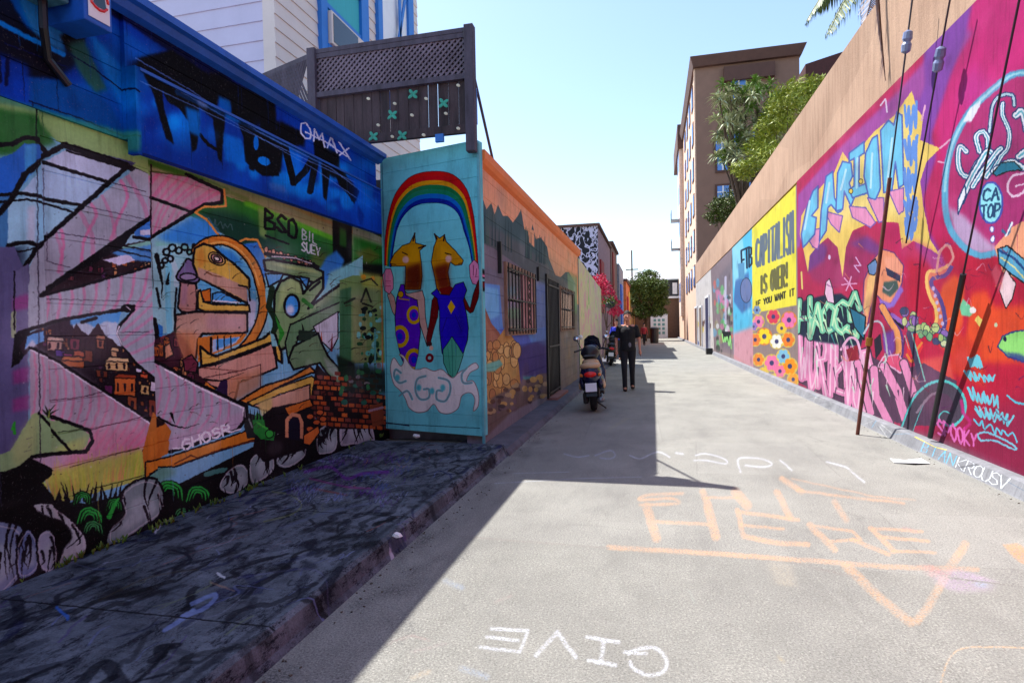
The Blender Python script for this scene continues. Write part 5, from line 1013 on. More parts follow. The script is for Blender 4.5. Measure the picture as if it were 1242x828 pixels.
# ------------------------------------------------------------------ wooden lattice screen on the cottage roof
f = thing('lattice_screen', 'weathered wooden lattice screen with small green and white cut-outs above the teal wall', 'screen', (-3,6.5,3.7))
YF = 6.46; xl, xr = -4.06, -2.02
for x, z0 in ((xr, 3.52), (xl, 3.6)): MB().box((x-.055,YF-.05,z0), (x+.055,YF+.06,4.97)).build('post', M['wood'], f, bevel=.006)
MB().box((xl-.02,YF-.02,4.90), (xr,YF+.06,4.95)).build('top_rail', M['wood'], f); MB().box((xl,YF-.015,4.84), (xr,YF+.02,4.897)).build('rail', M['wood'], f)
MB().box((xl,YF-.03,4.36), (xr,YF+.03,4.42)).build('rail', M['wood'], f); MB().box((xl,YF-.03,3.74), (xr-.05,YF+.03,3.84)).build('rail', M['wooddark'], f)
def lattice(x0, x1, z0, z1, y, step=.072, w=.024):
    m = MB(); h = z1-z0; n = int((x1-x0+h)/step)
    for sg, yy in ((1, y), (-1, y+.009)):
        for i in range(n+1):
            s = x0-h+i*step if sg > 0 else x0+i*step
            a, bb = s, s+sg*h     # at z0 -> z1
            t0, t1 = 0., 1.
            for lim, lo in ((x0, True), (x1, False)):
                if sg > 0:
                    if lo and a < lim: t0 = max(t0, (lim-a)/h)
                    if not lo and bb > lim: t1 = min(t1, (lim-a)/h)
                else:
                    if lo and bb < lim: t1 = min(t1, (a-lim)/h)
                    if not lo and a > lim: t0 = max(t0, (a-lim)/h)
            if t1-t0 < .05: continue
            xa, za, xb, zb = a+sg*h*t0, z0+h*t0, a+sg*h*t1, z0+h*t1
            m.prism([(xa-w*.7,yy,za),(xa+w*.7,yy,za),(xb+w*.7,yy,zb),(xb-w*.7,yy,zb)], (0,.008,0))
    return m
lattice(xl+.06, xr-.05, 4.42, 4.84, YF).build('lattice', mat('grey_violet_lattice', (122,108,120), .8, .6, 2), f)
m = MB(); r_ = random.Random(3); x = xl+.07
while x < xr-.1:
    w = r_.uniform(.09, .13)
    m.box((x,YF+.02+r_.uniform(0, .01),3.8-r_.uniform(0, .03)), (min(x+w, xr-.06),YF+.04,4.37)); x += w+r_.uniform(.003, .009)
m.build('planks', M['wooddark'], f)
m = MB().box((xl+.05,YF+.05,4.42), (xr-.05,YF+.055,4.86)); m.build('backing', mat('dark_backing', (26,22,34), .9), f)
m = MB(); P0, P1 = Vector((xl-.06,YF,0)), Vector((-5.4,YF+.45,0)); u = (P1-P0)
m.prism([P0+Vector((0,0,4.86)),P1+Vector((0,0,4.86)),P1+Vector((0,0,4.92)),P0+Vector((0,0,4.92))], (0,.05,0)).prism([P0+Vector((0,0,4.3)),P1+Vector((0,0,4.3)),P1+Vector((0,0,4.36)),P0+Vector((0,0,4.36))], (0,.05,0)); m.build('rail', M['wood'], f)
m = MB()
for i in range(26):
    for sg in (1, -1):
        a = P0+u*(i/26); bb = P0+u*min(1, (i+5)/26); z0, z1 = (4.36, 4.86) if sg > 0 else (4.86, 4.36)
        m.prism([a+Vector((0,0,z0)), a+Vector((-.03,0,z0)), bb+Vector((-.03,0,z1)), bb+Vector((0,0,z1))], (0,.008,0))
m.build('lattice', M['wood'], f); MB().prism([P0+Vector((0,.02,3.7)),P1+Vector((0,.02,3.7)),P1+Vector((0,.02,4.3)),P0+Vector((0,.02,4.3))], (0,.02,0)).build('planks', M['wooddark'], f)
MB().tube([(-2.0,YF+.06,4.45),(-2.0,7.35,3.62)], .018, 6).build('brace', M['wood'], f)
MB().box((-2.0,YF+.07,3.86), (-1.97,YF+.1,4.28)).build('bracket', M['blue'], f)
gm = mat('green_cutout', (40,160,130), .5); wm = mat('cream_cutout', (214,206,176), .6)
for (px, py, big) in ((501,115,1), (538,126,1), (476,140,1), (488,165,1), (453,166,1)):
    p = onY(px, py, YF-.03); x, z = float(p[0]), float(p[2]); m = MB()
    for a in (0.5, 2.2, 3.7, 5.6): m.ell((x+.035*math.cos(a), YF-.04, z+.04*math.sin(a)), (.036,.006,.02), 8, 6, rot=Matrix.Rotation(-a, 3, 'Y'))
    m.build('butterfly', gm, f)
for (px, py) in ((479,126), (517,120), (500,140), (541,138), (556,104), (459,152), (476,166), (514,164), (556,156), (447,120)):
    p = onY(px, py, YF-.03); x, z = float(p[0]), float(p[2]); MB().ell((x, YF-.035, z), (.026,.006,.017), 8, 6, rot=Matrix.Rotation(.5, 3, 'Y')).build('petal', wm, f)
p = onY(533, 168, YF-.06); MB().box((float(p[0])-.05,YF-.07,float(p[2])-.04), (float(p[0])+.05,YF-.03,float(p[2])+.05)).build('plaque', M['blue'], f)

# ------------------------------------------------------------------ lavender house behind
h = thing('clapboard_house', 'tall lavender and cream clapboard house with blue framed windows behind the lattice screen', 'house', (-6,10,0))
def clap(n, u, z0, z1, bh, lap=.02, flip=False):
    """lapped boards from point a along u; n = outward normal"""
    a, n, u = Vector(u[0]), Vector(n), Vector(u[1])
    prof = [(-.2, z0)]; z = z0
    while z < z1-1e-3: prof += [(lap, z), (0.002, min(z+bh, z1))]; z += bh
    prof += [(-.2, z1)]
    return MB().prism([a+n*o+Vector((0,0,zz)) for o, zz in prof], u)
clap((0,-1,0), ((-13,7.9,0), (7.38,0,0)), 0, 10, .3).build('front_wall', M['lav'], h)
clap((1,0,0), ((-5.6,7.88,0), (0,5.7,0)), 0, 10, .22).build('side_wall', M['cream'], h)
MB().box((-13,8.2,0), (-5.85,13.55,9.9)).box((-13.3,7.6,10), (-5.5,13.7,10.15)).build('roof', M['plain'], h)
X = -5.6
def win(px0, px1, z0, z1, kind):
    ya, yb = float(onX(px0, 40, X)[1]), float(onX(px1, 40, X)[1]); t = .2
    w = MB().box((X-.05,ya,z0), (X+.09,ya+t,z1)).box((X-.05,yb-t*1.5,z0), (X+.09,yb,z1)).box((X-.05,ya+t,z0), (X+.1,yb-t*1.5,z0+.22)).box((X-.05,ya+t,z1-.2), (X+.09,yb-t*1.5,z1)).build('window', M['blue'], h)
    MB().box((X+.0,ya+t,z0+.22), (X+.03,yb-t*1.5,z1-.2)).build('pane', M['aqua'] if kind == 0 else M['white'], w)
    if kind == 0: MB().box((X+.031,ya+t,(z0+z1)/2-.05), (X+.07,yb-t*1.5,(z0+z1)/2+.03)).build('sash_bar', M['blue'], w)
    return ya+t, yb-t*1.5
a1, b1 = win(385, 443, 6.35, 8.2, 0)
win(455, 498, 6.3, 9.5, 1)
ya = float(onX(458,40,X)[1]); yb = float(onX(499,40,X)[1])
MB().prism([(X+.1,ya+.25,6.5),(X+.1,ya+.34,6.5),(X+.1,yb-.5,9.3),(X+.1,yb-.6,9.3)], (.03,0,0)).box((X+.1,(ya+yb)/2-.05,6.5), (X+.13,(ya+yb)/2+.05,9.4)).build('window_bar', M['blue'], h)
ac = thing('air_conditioner', 'boxy dark window air conditioner under the aqua curtain', 'air conditioner', (X,a1+.3,6.6))
MB().box((X+.032,a1+.03,6.58), (X+.15,b1-.03,7.16)).build('case', M['cream'], ac, bevel=.01); m = MB()
MB().box((X+.152,a1+.08,6.62), (X+.158,b1-.3,7.12)).build('grille', M['glassd'], ac)

# ------------------------------------------------------------------ left: buildings further down the alley
w = thing('pale_painted_wall', 'pale yellow wall with faded pink and green graffiti beyond the cottage', 'wall', (-2,19,0))
fm, t, b = nt('faded_graffiti'); v = coords(t, 1, 1.1, .8); n1 = noise(t, 1.4, 3, .6, v, 1.5)
cc = ramp(t, n1, [(.3, lin((150,190,120))), (.42, lin((214,206,150))), (.52, lin((206,196,166))), (.6, lin((222,150,170))), (.7, lin((190,200,160)))]); t.links.new(cc, b.inputs['Base Color']); b.inputs['Roughness'].default_value = .8
MB().prism([(-2.02,16.02,0),(-2.02,23.6,0),(-2.02,23.6,3.0),(-2.02,16.02,3.45)], (-.25,0,0)).build('wall', fm, w)
MB().box((-2.3,16.02,3.0), (-2.28,16.04,3.4)).box((-2.015,16.03,.05), (-1.99,16.1,3.4)).build('downpipe', mat('green_pipe', (60,110,90), .5), w)
w = thing('patterned_building', 'flat roofed building with a black and white leaf pattern on its upper wall', 'building', (-3,28,0))
pm, t, b = nt('black_white_leaf_pattern'); vo = N(t, 'ShaderNodeTexVoronoi'); vo.feature = 'DISTANCE_TO_EDGE'; vo.inputs['Scale'].default_value = 3.2; vo.inputs['Randomness'].default_value = 1
v = coords(t, 1, 1, .7); nn = N(t, 'ShaderNodeTexNoise'); nn.inputs['Scale'].default_value = 2.5; t.links.new(v, nn.inputs['Vector']); ad = N(t, 'ShaderNodeVectorMath', operation='ADD'); t.links.new(v, ad.inputs[0]); t.links.new(nn.outputs['Color'], ad.inputs[1]); t.links.new(ad.outputs[0], vo.inputs['Vector'])
t.links.new(ramp(t, vo.outputs['Distance'], [(.06, lin((190,186,210))), (.1, lin((16,16,26)))]), b.inputs['Base Color']); b.inputs['Roughness'].default_value = .8
MB().box((-9,27.8,3.0), (-2.5,27.9,6.3)).build('patterned_wall', pm, w); MB().box((-9,27.9,0), (-2.5,36,6.25)).box((-9,27.8,0), (-2.5,27.89,3.0)).build('wall', mat('mauve_stucco', (150,120,130), .8), w)
MB().box((-9,27.7,6.3), (-2.4,36,6.42)).build('roof', M['corn'], w)
m = MB().box((-2.5,28.6,2.2), (-2.42,30.4,4.8)); m.build('shutter', mat('red_panel', (150,30,40), .7), w)
w = thing('brown_building', 'narrow brown building with a rust red stripe past the patterned building', 'building', (-3,39,0))
MB().box((-9,36.05,0), (-2.45,42,6.6)).build('wall', mat('brown_wall', (120,92,84), .8), w); MB().box((-2.45,37,0.5), (-2.38,38.4,6.2)).build('panel', mat('rust_panel', (150,44,36), .7), w); MB().box((-9,36,6.6), (-2.3,42,6.75)).build('roof', M['corn'], w)
w = thing('blue_striped_building', 'small building with a tall bright blue strip beside the alley', 'building', (-3,45,0))
MB().box((-9,42.05,0), (-2.3,48,6.0)).build('wall', mat('grey_wall', (150,150,160), .8), w); MB().box((-2.3,43,0), (-2.2,45.2,4.6)).build('door', mat('bright_blue_door', (40,110,220), .6), w)
w = thing('orange_building', 'small orange and red painted building at the far end of the left side', 'building', (-3,52,0))
MB().box((-9,48.05,0), (-2.1,56,5.2)).build('wall', mat('orange_wall', (224,120,60), .8), w); MB().box((-2.1,49,0), (-2.0,51.5,4.0)).build('door', mat('red_door', (190,40,30), .7), w); MB().box((-2.1,52.5,0), (-2.02,54.5,4.6)).build('panel', mat('yellow_panel', (230,190,70), .7), w); MB().box((-9,48,5.2), (-2.0,56,5.4)).build('roof', M['corn'], w)

v3 = lambda a: tuple(float(q) for q in a)
# ------------------------------------------------------------------ foliage
def leaves(cl, n, size, seed, narrow=1., flat=0):
    r = random.Random(seed); m = MB(); vs = []; fs = []
    for (cx, cy, cz, rx, ry, rz, k) in cl:
        for _ in range(int(n*k)):
            a = r.uniform(0, 2*PI); u = r.uniform(-1, 1); q = r.uniform(.35, 1)**.5; s = math.sqrt(1-u*u)
            wob = 1+.25*math.sin(3*a+cx)+.2*math.sin(5*u+cz)
            p = Vector((cx+rx*q*s*math.cos(a)*wob, cy+ry*q*s*math.sin(a)*wob, cz+rz*q*u*wob)); d = Vector((r.gauss(0,1), r.gauss(0,1), r.gauss(0,.8))).normalized(); e = d.cross(Vector((r.gauss(0,1), r.gauss(0,1), r.gauss(0,1)))).normalized()
            L_ = size*r.uniform(.6, 1.3); W_ = L_*.4*narrow; n0 = len(vs)
            vs += [p-d*L_/2, p+e*W_/2, p+d*L_/2, p-e*W_/2]; fs.append((n0, n0+1, n0+2, n0+3))
    m.add(vs, fs); return m
def trunk(base, tips, r0, seed=1):
    m = MB(); r = random.Random(seed); b = Vector(base)
    mid = b+(sum((Vector(t) for t in tips), Vector())/len(tips)-b)*.5
    m.tube([b, (b+mid)/2+Vector((r.uniform(-.05, .05), 0, 0)), mid], [r0, r0*.8, r0*.65], 8)
    for t in tips: t = Vector(t); m.tube([mid, (mid+t)/2+Vector((r.uniform(-.2, .2), r.uniform(-.2, .2), .1)), t], [r0*.5, r0*.3, r0*.08], 6)
    return m
def tree(label, x, y, z0, cl, n, size, leaf, r0=.2, seed=1, name='leafy_tree', cat='tree', narrow=1.):
    o = thing(name, label, cat, (x,y,z0)); trunk((x,y,z0), [(c[0],c[1],c[2]) for c in cl], r0, seed).build('trunk', M['bark'], o); leaves(cl, n, size, seed, narrow).build('crown', leaf, o); return o
TY = 60.
def cY(px, py, Y): p = onY(px, py, Y); return float(p[0]), float(p[1]), float(p[2])
cl = []
for px, py, r0, k in ((777,348,1.3,1), (794,350,1.2,1), (786,337,1.1,1), (771,360,1.0,.8), (800,362,.9,.8), (786,362,1.5,1.3), (779,378,1.0,.8), (796,376,.9,.8), (768,348,.7,.4), (803,350,.6,.4)): a = cY(px, py, TY+random.Random(px).uniform(-1, 1)); cl.append((*a, r0, r0, r0*.85, k))
x, y, z = cY(782, 405, TY); tree('round dark green tree at the end of the alley', x, y, 0, cl, 2600, .22, M['leaf'], .22, 4)

# end of the alley
w = thing('end_building', 'low brown building with dark upper windows and a pale roof closing the alley', 'building', (2,74,0))
wb = mat('brown_end_wall', (112,82,64), .85)
MB().box((-9,74,0), (12,80,5.0)).build('wall', wb, w); MB().box((-9,73.9,5.0), (12,74.0,7.2)).build('upper_wall', mat('charcoal_wall', (50,52,62), .8), w); MB().prism([(-9,73.7,7.2),(12,73.7,7.2),(12,80,8.8),(-9,80,8.8)], (0,0,.1)).build('roof', mat('pale_roof', (196,196,200), .7), w)
for x in (2.4, 3.3): MB().box((x,73.84,5.4), (x+.55,73.9,6.8)).build('window', M['white'], w)
MB().box((-9,73.8,4.9), (12,73.9,5.15)).build('band', M['white'], w)
xa, _, za = cY(789,381,73.8); xb, _, zb = cY(810,407,73.8)
gd = MB().box((xa,73.75,.0), (xb,73.99,za)).build('garage_door', M['white'], w)
gp = mat('greenish_panes', (110,160,160), .4)
for i in range(3):
    for j in range(4): MB().box((xa+.35+(xb-xa-.5)*i/3,73.72,.5+(za-.9)*j/4), (xa+.15+(xb-xa-.5)*(i+1)/3,73.748,.3+(za-.9)*(j+1)/4)).build('pane', gp, gd)
MB().box((-3.5,56,0), (-2.2,73.9,3.6)).build('side_wall', mat('ochre_wall', (160,110,50), .8), w)
o = thing('utility_pole', 'thin wooden utility pole against the sky left of the round tree', 'pole', (-1.9,66,0)); MB().tube([(-2.2,66,0),(-2.2,66,10)], [.12,.08], 8).build('pole', M['bark'], o); MB().box((-2.9,65.95,7.8), (-1.5,66.05,7.92)).build('crossarm', M['bark'], o)

# ------------------------------------------------------------------ right: long mural wall
w = thing('mural_wall', 'long stucco alley wall with magenta octopus mural, yellow poster and floral panels', 'wall', (3,20,0))
MB().box((3.0,4.0,.05), (3.3,13.4,4.46)).build('magenta_mural', PM['W1'], w, uv=uvof(W1, YZ))
MB().box((3.0,13.4,.05), (3.3,43,4.40)).build('poster_panels', PM['W2'], w, uv=uvof(W2, YZ))
MB().box((3.0,-8,.05), (3.3,4.0,4.46)).build('painted_panel', mat('magenta_paint', (150,20,76), .8, .2, 1.5), w)
MB().prism([(3.006,-8,4.46),(3.3,-8,4.46),(3.3,-8,5.78),(3.006,-8,5.78)], (0,51,0)).build('parapet', M['stucco'], w)
for pa, pb, zt, col in ((849.5,852,2.6,(110,90,70)), (857,861,3.0,(24,30,70)), (844,846.5,2.7,(90,60,40))):
    y0, y1 = float(onX(pb,400,3)[1]), float(onX(pa,400,3)[1]); dd = MB().box((2.95,y0,.14), (3.0,y1,zt)).build('door', mat('painted_door', col, .6), w); MB().box((2.93,y0-.12,.14), (2.998,y0,zt+.12)).box((2.93,y1,.14), (2.998,y1+.12,zt+.12)).box((2.93,y0,zt), (2.998,y1,zt+.12)).build('frame', M['white'], dd)
MB().box((2.6,30.5,0), (2.9,31,.3)).build('doorstep', M['black'], w)

# tall brown block
w = thing('apartment_block', 'tall brown block with blue windows, peach side and overhanging cornice behind the mural wall', 'building', (8,50,0))
xr_, _, zt = cY(975, 60, 45); zt = float(cY(840, 82, 45)[2])
MB().box((3.3,45,0), (xr_-.3,62,zt)).build('wall', M['brick'], w); MB().box((3.26,45.06,0), (3.298,61.9,zt-.1)).build('side_wall', M['peach'], w)
MB().prism([(3.1,44.7,zt-.1),(xr_-.2,44.7,zt-.1),(xr_+.1,44.5,zt+.6),(2.9,44.5,zt+.6)], (0,17.5,0)).build('cornice', M['corn'], w)
for (a, b2, c1, d1) in ((887,95,905,121), (868,165,883,182), (888,163,916,182), (870,188,883,206), (888,187,914,207), (870,226,884,240), (888,223,912,236), (905,108,912,121)):
    xa, _, z1 = cY(a, b2, 44.9); xb, _, z0 = cY(c1, d1, 44.9)
    fr = MB().box((xa-.15,44.9,z0-.15), (xb+.15,44.998,z1+.15)).build('window', M['corn'], w); MB().box((xa,44.86,z0), (xb,44.899,z1)).build('pane', M['glassb'], fr); MB().box(((xa+xb)/2-.05,44.83,z0), ((xa+xb)/2+.05,44.859,z1)).box((xa,44.83,(z0+z1)/2-.04), ((xa+xb)/2-.05,44.859,(z0+z1)/2+.04)).build('mullion', M['white'], fr)
xa, _, z1 = cY(878, 82, 44.7); xb = cY(940, 82, 44.7)[0]; MB().box((xa,44.6,z1-1), (xb,44.998,z1)).build('band', M['corn'], w)
for k in range(6):
    for y in (47, 50.5, 54, 57.5):
        z = 4.5+k*2.75; fr = MB().box((3.2,y,z), (3.258,y+1.5,z+1.7)).build('window', M['corn'], w); MB().box((3.18,y+.1,z+.1), (3.199,y+1.4,z+1.6)).build('pane', M['glassb'], fr)
MB().box((3.18,45.04,0), (3.256,45.3,zt-.12)).build('pilaster', mat('pale_pilaster', (226,190,164), .8), w)
w = thing('peach_building', 'peach building with boxy brown bay cornice farther down the right side', 'building', (8,66,0))
zz = float(onX(826,140,3.1)[2])*.98
MB().box((3.12,62.1,0), (14,73,zz)).build('wall', M['peach'], w); MB().box((2.7,62.0,zz-3), (14,73,zz-.6)).build('bay_cornice', M['corn'], w); MB().box((2.85,62.3,2.5), (3.119,66,zz-3.02)).build('bay', mat('pale_bay', (220,196,180), .8), w)
for k in range(5): MB().box((2.83,62.8,4+k*3.4), (2.849,65.4,6+k*3.4)).build('window', M['glassb'], w)
o = thing('fire_escape', 'thin metal fire escape on the peach building against the sky', 'fire escape', (2.3,63,8)); m = MB()
for z in (9.5, 12.5): 
    m.box((2.0,62.6,z), (2.84,64.6,z+.06))
    for y in (62.6, 63.6, 64.55): m.box((2.0,y,z), (2.04,y+.05,z+1))
    m.box((2.0,62.6,z+.95), (2.05,64.6,z+1))
m.build('platform', M['steel'], o)
w = thing('red_gabled_house', 'dark red roofed house beside the brown block, seen above the wall', 'house', (14,40,0))
xa, _, za = cY(977, 78, 40); xb, _, zb = cY(1030, 68, 40)
MB().prism([(xa,40,za-2.5),(xb+3,40,za-2.5),(xb+3,40,zb+1.1),(xa,40,za)], (0,4,0)).build('roof', M['redroof'], w); MB().box((xa+.3,40.1,0), (xb+2,43.8,za-2.52)).build('wall', M['brick'], w)

# planting behind the wall
def rosette(c, n, L_, seed, m, droop=.6, w=.045, dirv=None):
    r = random.Random(seed); c = Vector(c)
    for _ in range(n):
        a = r.uniform(0, 2*PI); el = r.uniform(-.5, 1.4); l = L_*r.uniform(.7, 1.1); d = Vector((math.cos(a)*math.cos(el), math.sin(a)*math.cos(el), math.sin(el))); s = d.cross(Vector((0,0,1))).normalized()*w
        p1 = c+d*l*.5+Vector((0,0,-droop*.08*l)); p2 = c+d*l+Vector((0,0,-droop*.45*l))
        m.add([c-s*.4, c+s*.4, p1+s, p1-s, p2], [(0,1,2,3), (3,2,4)])
Yp = 30.
m = MB(); tips = []
rg = random.Random(8)
for i in range(64):
    px = rg.uniform(866, 946); py = 100+abs(px-905)*.5+rg.uniform(0, 95-abs(px-905)*.6); y = Yp+rg.uniform(-1.5, 1.5); p = cY(px, py, y); rosette(p, 34, .62, i, m, .9, .05); 
    if i % 3 == 0: tips.append(p)
x, y, z = cY(905, 240, Yp); o = thing('spiky_palm_tree', 'spiky pale tipped tree rising over the beige parapet before the brown block', 'tree', (x,y,0)); m.build('crown', M['leafp'], o); trunk((x,y,0), tips, .2, 3).build('trunk', M['bark'], o)
m = MB(); rg = random.Random(5)
for i in range(60):
    p = cY(rg.uniform(876, 945), rg.uniform(98, 196), Yp+rg.uniform(-1, 1.4)); rosette(p, 30, .6, i+90, m, .8, .04)
m.build('inner_crown', M['leafg'], o)
Yb = 24.
cl = [(*cY(px, py, Yb+rg.uniform(-1, 1)), s, s, s*.8, k) for px, py, s, k in ((955,120,.6,1), (975,112,.6,1), (990,108,.5,.7), (940,150,.6,1), (925,178,.6,1), (905,205,.5,.8), (960,140,.7,1), (935,190,.6,.8))]
x, y, z = cY(945, 160, Yb); tree('bright yellow green bush spilling over the parapet', x, y, 0, cl, 1000, .26, M['leafy'], .1, 6, 'leafy_bush', 'bush', .4)
Ys = 34.
cl = [(*cY(px, py, Ys+rg.uniform(-1, 1)), s, s, s*.8, k) for px, py, s, k in ((868,262,.55,1), (880,250,.8,1), (893,240,.8,1), (900,252,.8,1), (884,264,.6,.8), (872,248,.5,.6))]
x, y, z = cY(885, 270, Ys); tree('rounded dark olive shrub at the foot of the brown block', x, y, 0, cl, 900, .15, M['leafd'], .1, 9, 'olive_shrub', 'shrub')
# palm whose frond tips hang into view at the top
Yq = 16.
o = thing('palm_tree', 'palm with drooping fronds reaching in over the wall at the top', 'palm', (7.2,Yq,0))
hub = Vector(cY(1095, -45, Yq)); MB().tube([(hub.x+.6,Yq+.3,0),(hub.x+.25,Yq+.1,hub.z*.5),tuple(hub)], [.22,.17,.15], 10).build('trunk', M['bark'], o)
def frond(m, p0, p1, sag, n=90, ll=.55, seed=1):
    r = random.Random(seed); p0, p1 = Vector(p0), Vector(p1); pts = [p0+(p1-p0)*t+Vector((0,0,sag*4*t*(1-t))) for t in [i/14 for i in range(15)]]; m.tube(pts, [.03*(1-i/16)+.005 for i in range(15)], 5)
    for i in range(n):
        t = (i+1)/(n+1); k = min(13, int(t*14)); p = pts[k]+(pts[k+1]-pts[k])*(t*14-k); tg = (pts[k+1]-pts[k]).normalized(); sd = tg.cross(Vector((0,0,1))).normalized()
        for sg in (-1, 1):
            l = ll*(math.sin(PI*min(1, t*.9+.1))**.5)*r.uniform(.8, 1.1); q = p+(sd*sg*.65+tg*.45+Vector((0,0,-.5+r.uniform(-.2, .2)))).normalized()*l; q2 = q+Vector((0,0,-l*.55)); w_ = tg*.02
            m.add([p-w_, p+w_, q+w_, q-w_, q2], [(0,1,2,3), (3,2,4)])
for k, (px, py, yy, sag) in enumerate(((978,26,Yq-.5,.7), (1004,42,Yq-1.2,.6), (992,10,Yq,.5), (1150,-80,Yq-1,.3), (1090,-150,Yq,.2), (1190,-30,Yq+1,.4), (1030,-100,Yq+1,.2), (1050,26,Yq-1.8,.6))):
    m = MB(); frond(m, hub, cY(px, py, yy), sag, seed=k); m.build('frond', M['frond'] if k != 7 else M['dried'], o)
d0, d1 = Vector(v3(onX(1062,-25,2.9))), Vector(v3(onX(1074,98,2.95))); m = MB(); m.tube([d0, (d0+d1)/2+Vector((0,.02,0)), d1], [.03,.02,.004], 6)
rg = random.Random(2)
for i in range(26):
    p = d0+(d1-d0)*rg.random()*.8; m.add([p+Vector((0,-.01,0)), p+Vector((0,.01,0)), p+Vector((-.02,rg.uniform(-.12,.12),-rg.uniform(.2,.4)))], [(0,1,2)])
m.build('frond', M['dried'], o)  # dried frond added to stand in for a palm shadow streak on the parapet
# bougainvillea
cl = [(*cY(px, py, 25.5+.0*px), s, .7, s*.7, k) for px, py, s, k in ((728,340,.35,1), (735,352,.4,1), (742,366,.4,1), (748,378,.3,.7))]
x, y, z = cY(738, 380, 25.5); tree('crimson flowering creeper hanging over the pale wall', x-.2, 25.5, 0, cl, 700, .1, M['bloom'], .05, 12, 'flowering_creeper', 'creeper')
# ------------------------------------------------------------------ guy wires by the mural wall
def guy(label, p0, p1, split, r_low, m_low, ins=None, ring=None):
    o = thing('guy_wire', label, 'guy wire', tuple(p0), 'guy wires anchored along the mural wall'); p0, p1 = Vector(p0), Vector(p1); s = p0+(p1-p0)*split
    if r_low: MB().tube([p0, s], r_low, 10).build('guard', m_low, o)
    MB().tube([s, p1], .009, 6).build('wire', M['wire'], o)
    if ins is not None:
        q = p0+(p1-p0)*ins; d = (p1-p0).normalized()
        MB().tube([q-d*.12, q-d*.1, q-d*.03, q, q+d*.03, q+d*.1, q+d*.12], [.015,.045,.05,.035,.05,.045,.015], 10).build('insulator', M['cer'], o)
    if ring is not None:
        q = p0+(p1-p0)*ring; d = (p1-p0).normalized(); MB().tube([q-d*.05, q+d*.05], r_low*1.7, 10).build('collar', mat('brass_collar', (170,120,50), .5, metal=.5), o)
    return o
guy('rusty sleeved guy wire standing on the road by the pink letters', v3(gnd(1040,527)), v3(onX(1108,-12,2.8)), .62, .022, M['rust'], .90, .24)
guy('black sleeved guy wire rising from the kerb across the octopus mural', v3(onX(1128,530,2.93)), v3(onX(1238,-8,2.7)), .46, .026, M['black'])
guy('thin bare guy wire with an insulator, between the two sleeved ones', v3(onX(1098,300,2.85)), v3(onX(1154,-10,2.82)), .02, None, None, .77)
# litter
o = MB(); q = gnd(1103,561); x, y = float(q[0]), float(q[1]); o.add([(x-.16,y-.05,.006),(x+.0,y-.1,.02),(x+.17,y-.04,.008),(x+.14,y+.09,.03),(x-.02,y+.06,.012),(x-.15,y+.08,.02)], [(0,1,4,5), (1,2,3,4)]); o = o.build('paper_sheet', M['paper'], loc=(x,y,0)); so = o.modifiers.new('thick', 'SOLIDIFY'); so.thickness = .003
tag(o, 'crumpled white paper sheet lying on the road near the right kerb', 'paper')
for k, (px, py, zz, lab) in enumerate(((505,531,.13,'crushed white cup at the foot of the teal wall'), (482,652,.13,'scrap of white paper on the edge of the left pavement'), (190,620,.13,'small white scrap at the foot of the garage mural'))):
    q = gnd(px, py, zz); x, y = float(q[0]), float(q[1]); s = .035 if k else .05; rg = random.Random(k); m = MB(); m.ell((x,y,zz+s*.5), (s,s*.7,s*.5), 7, 5); m.v = [(a+rg.uniform(-.2, .2)*s, b+rg.uniform(-.2, .2)*s, max(zz+.001, c+rg.uniform(-.15, .15)*s)) for a, b, c in m.v]
    tag(m.build('litter', M['paper'], loc=(x,y,zz)), lab, 'litter')

rg = random.Random(44); m = MB()
for i in range(300):
    side = rg.random(); y = 1.5+rg.random()**1.6*12; x = -1.62+abs(rg.gauss(0,.09)) if side < .6 else 2.83-abs(rg.gauss(0,.07)); s = rg.uniform(.002,.007)
    m.box((x-s,y-s*.7,.001), (x+s,y+s*.7,.003+s*.5), Matrix.Rotation(rg.uniform(0,3), 3, 'Z'))
tag(m.build('gutter_grit', mat('grit', (96,86,74), .9, .8, 30)), 'fine grit and crumbs gathered in the gutters along both kerbs', 'grit', kind='stuff')
rg = random.Random(45); m = MB()
for i in range(70):
    y = rg.choice([rg.uniform(2.5, 3.4), rg.uniform(2.8, 4.4), rg.uniform(1.5, 6.8)]); x = -3.36+abs(rg.gauss(0,.03))
    for k in range(5): a = rg.uniform(0, 6.28); l = rg.uniform(.02,.06); p = Vector((x,y,.13)); e = Vector((math.cos(a)*.5, math.sin(a)*.5, 1)).normalized()*l; w_ = Vector((-math.sin(a), math.cos(a), 0))*.005; m.add([p-w_, p+w_, p+e*.7+w_, p+e, p+e*.7-w_], [(0,1,2,3,4)])
tag(m.build('weeds', M['leafg']), 'thin green weeds sprouting along the foot of the garage mural', 'weeds', kind='stuff')
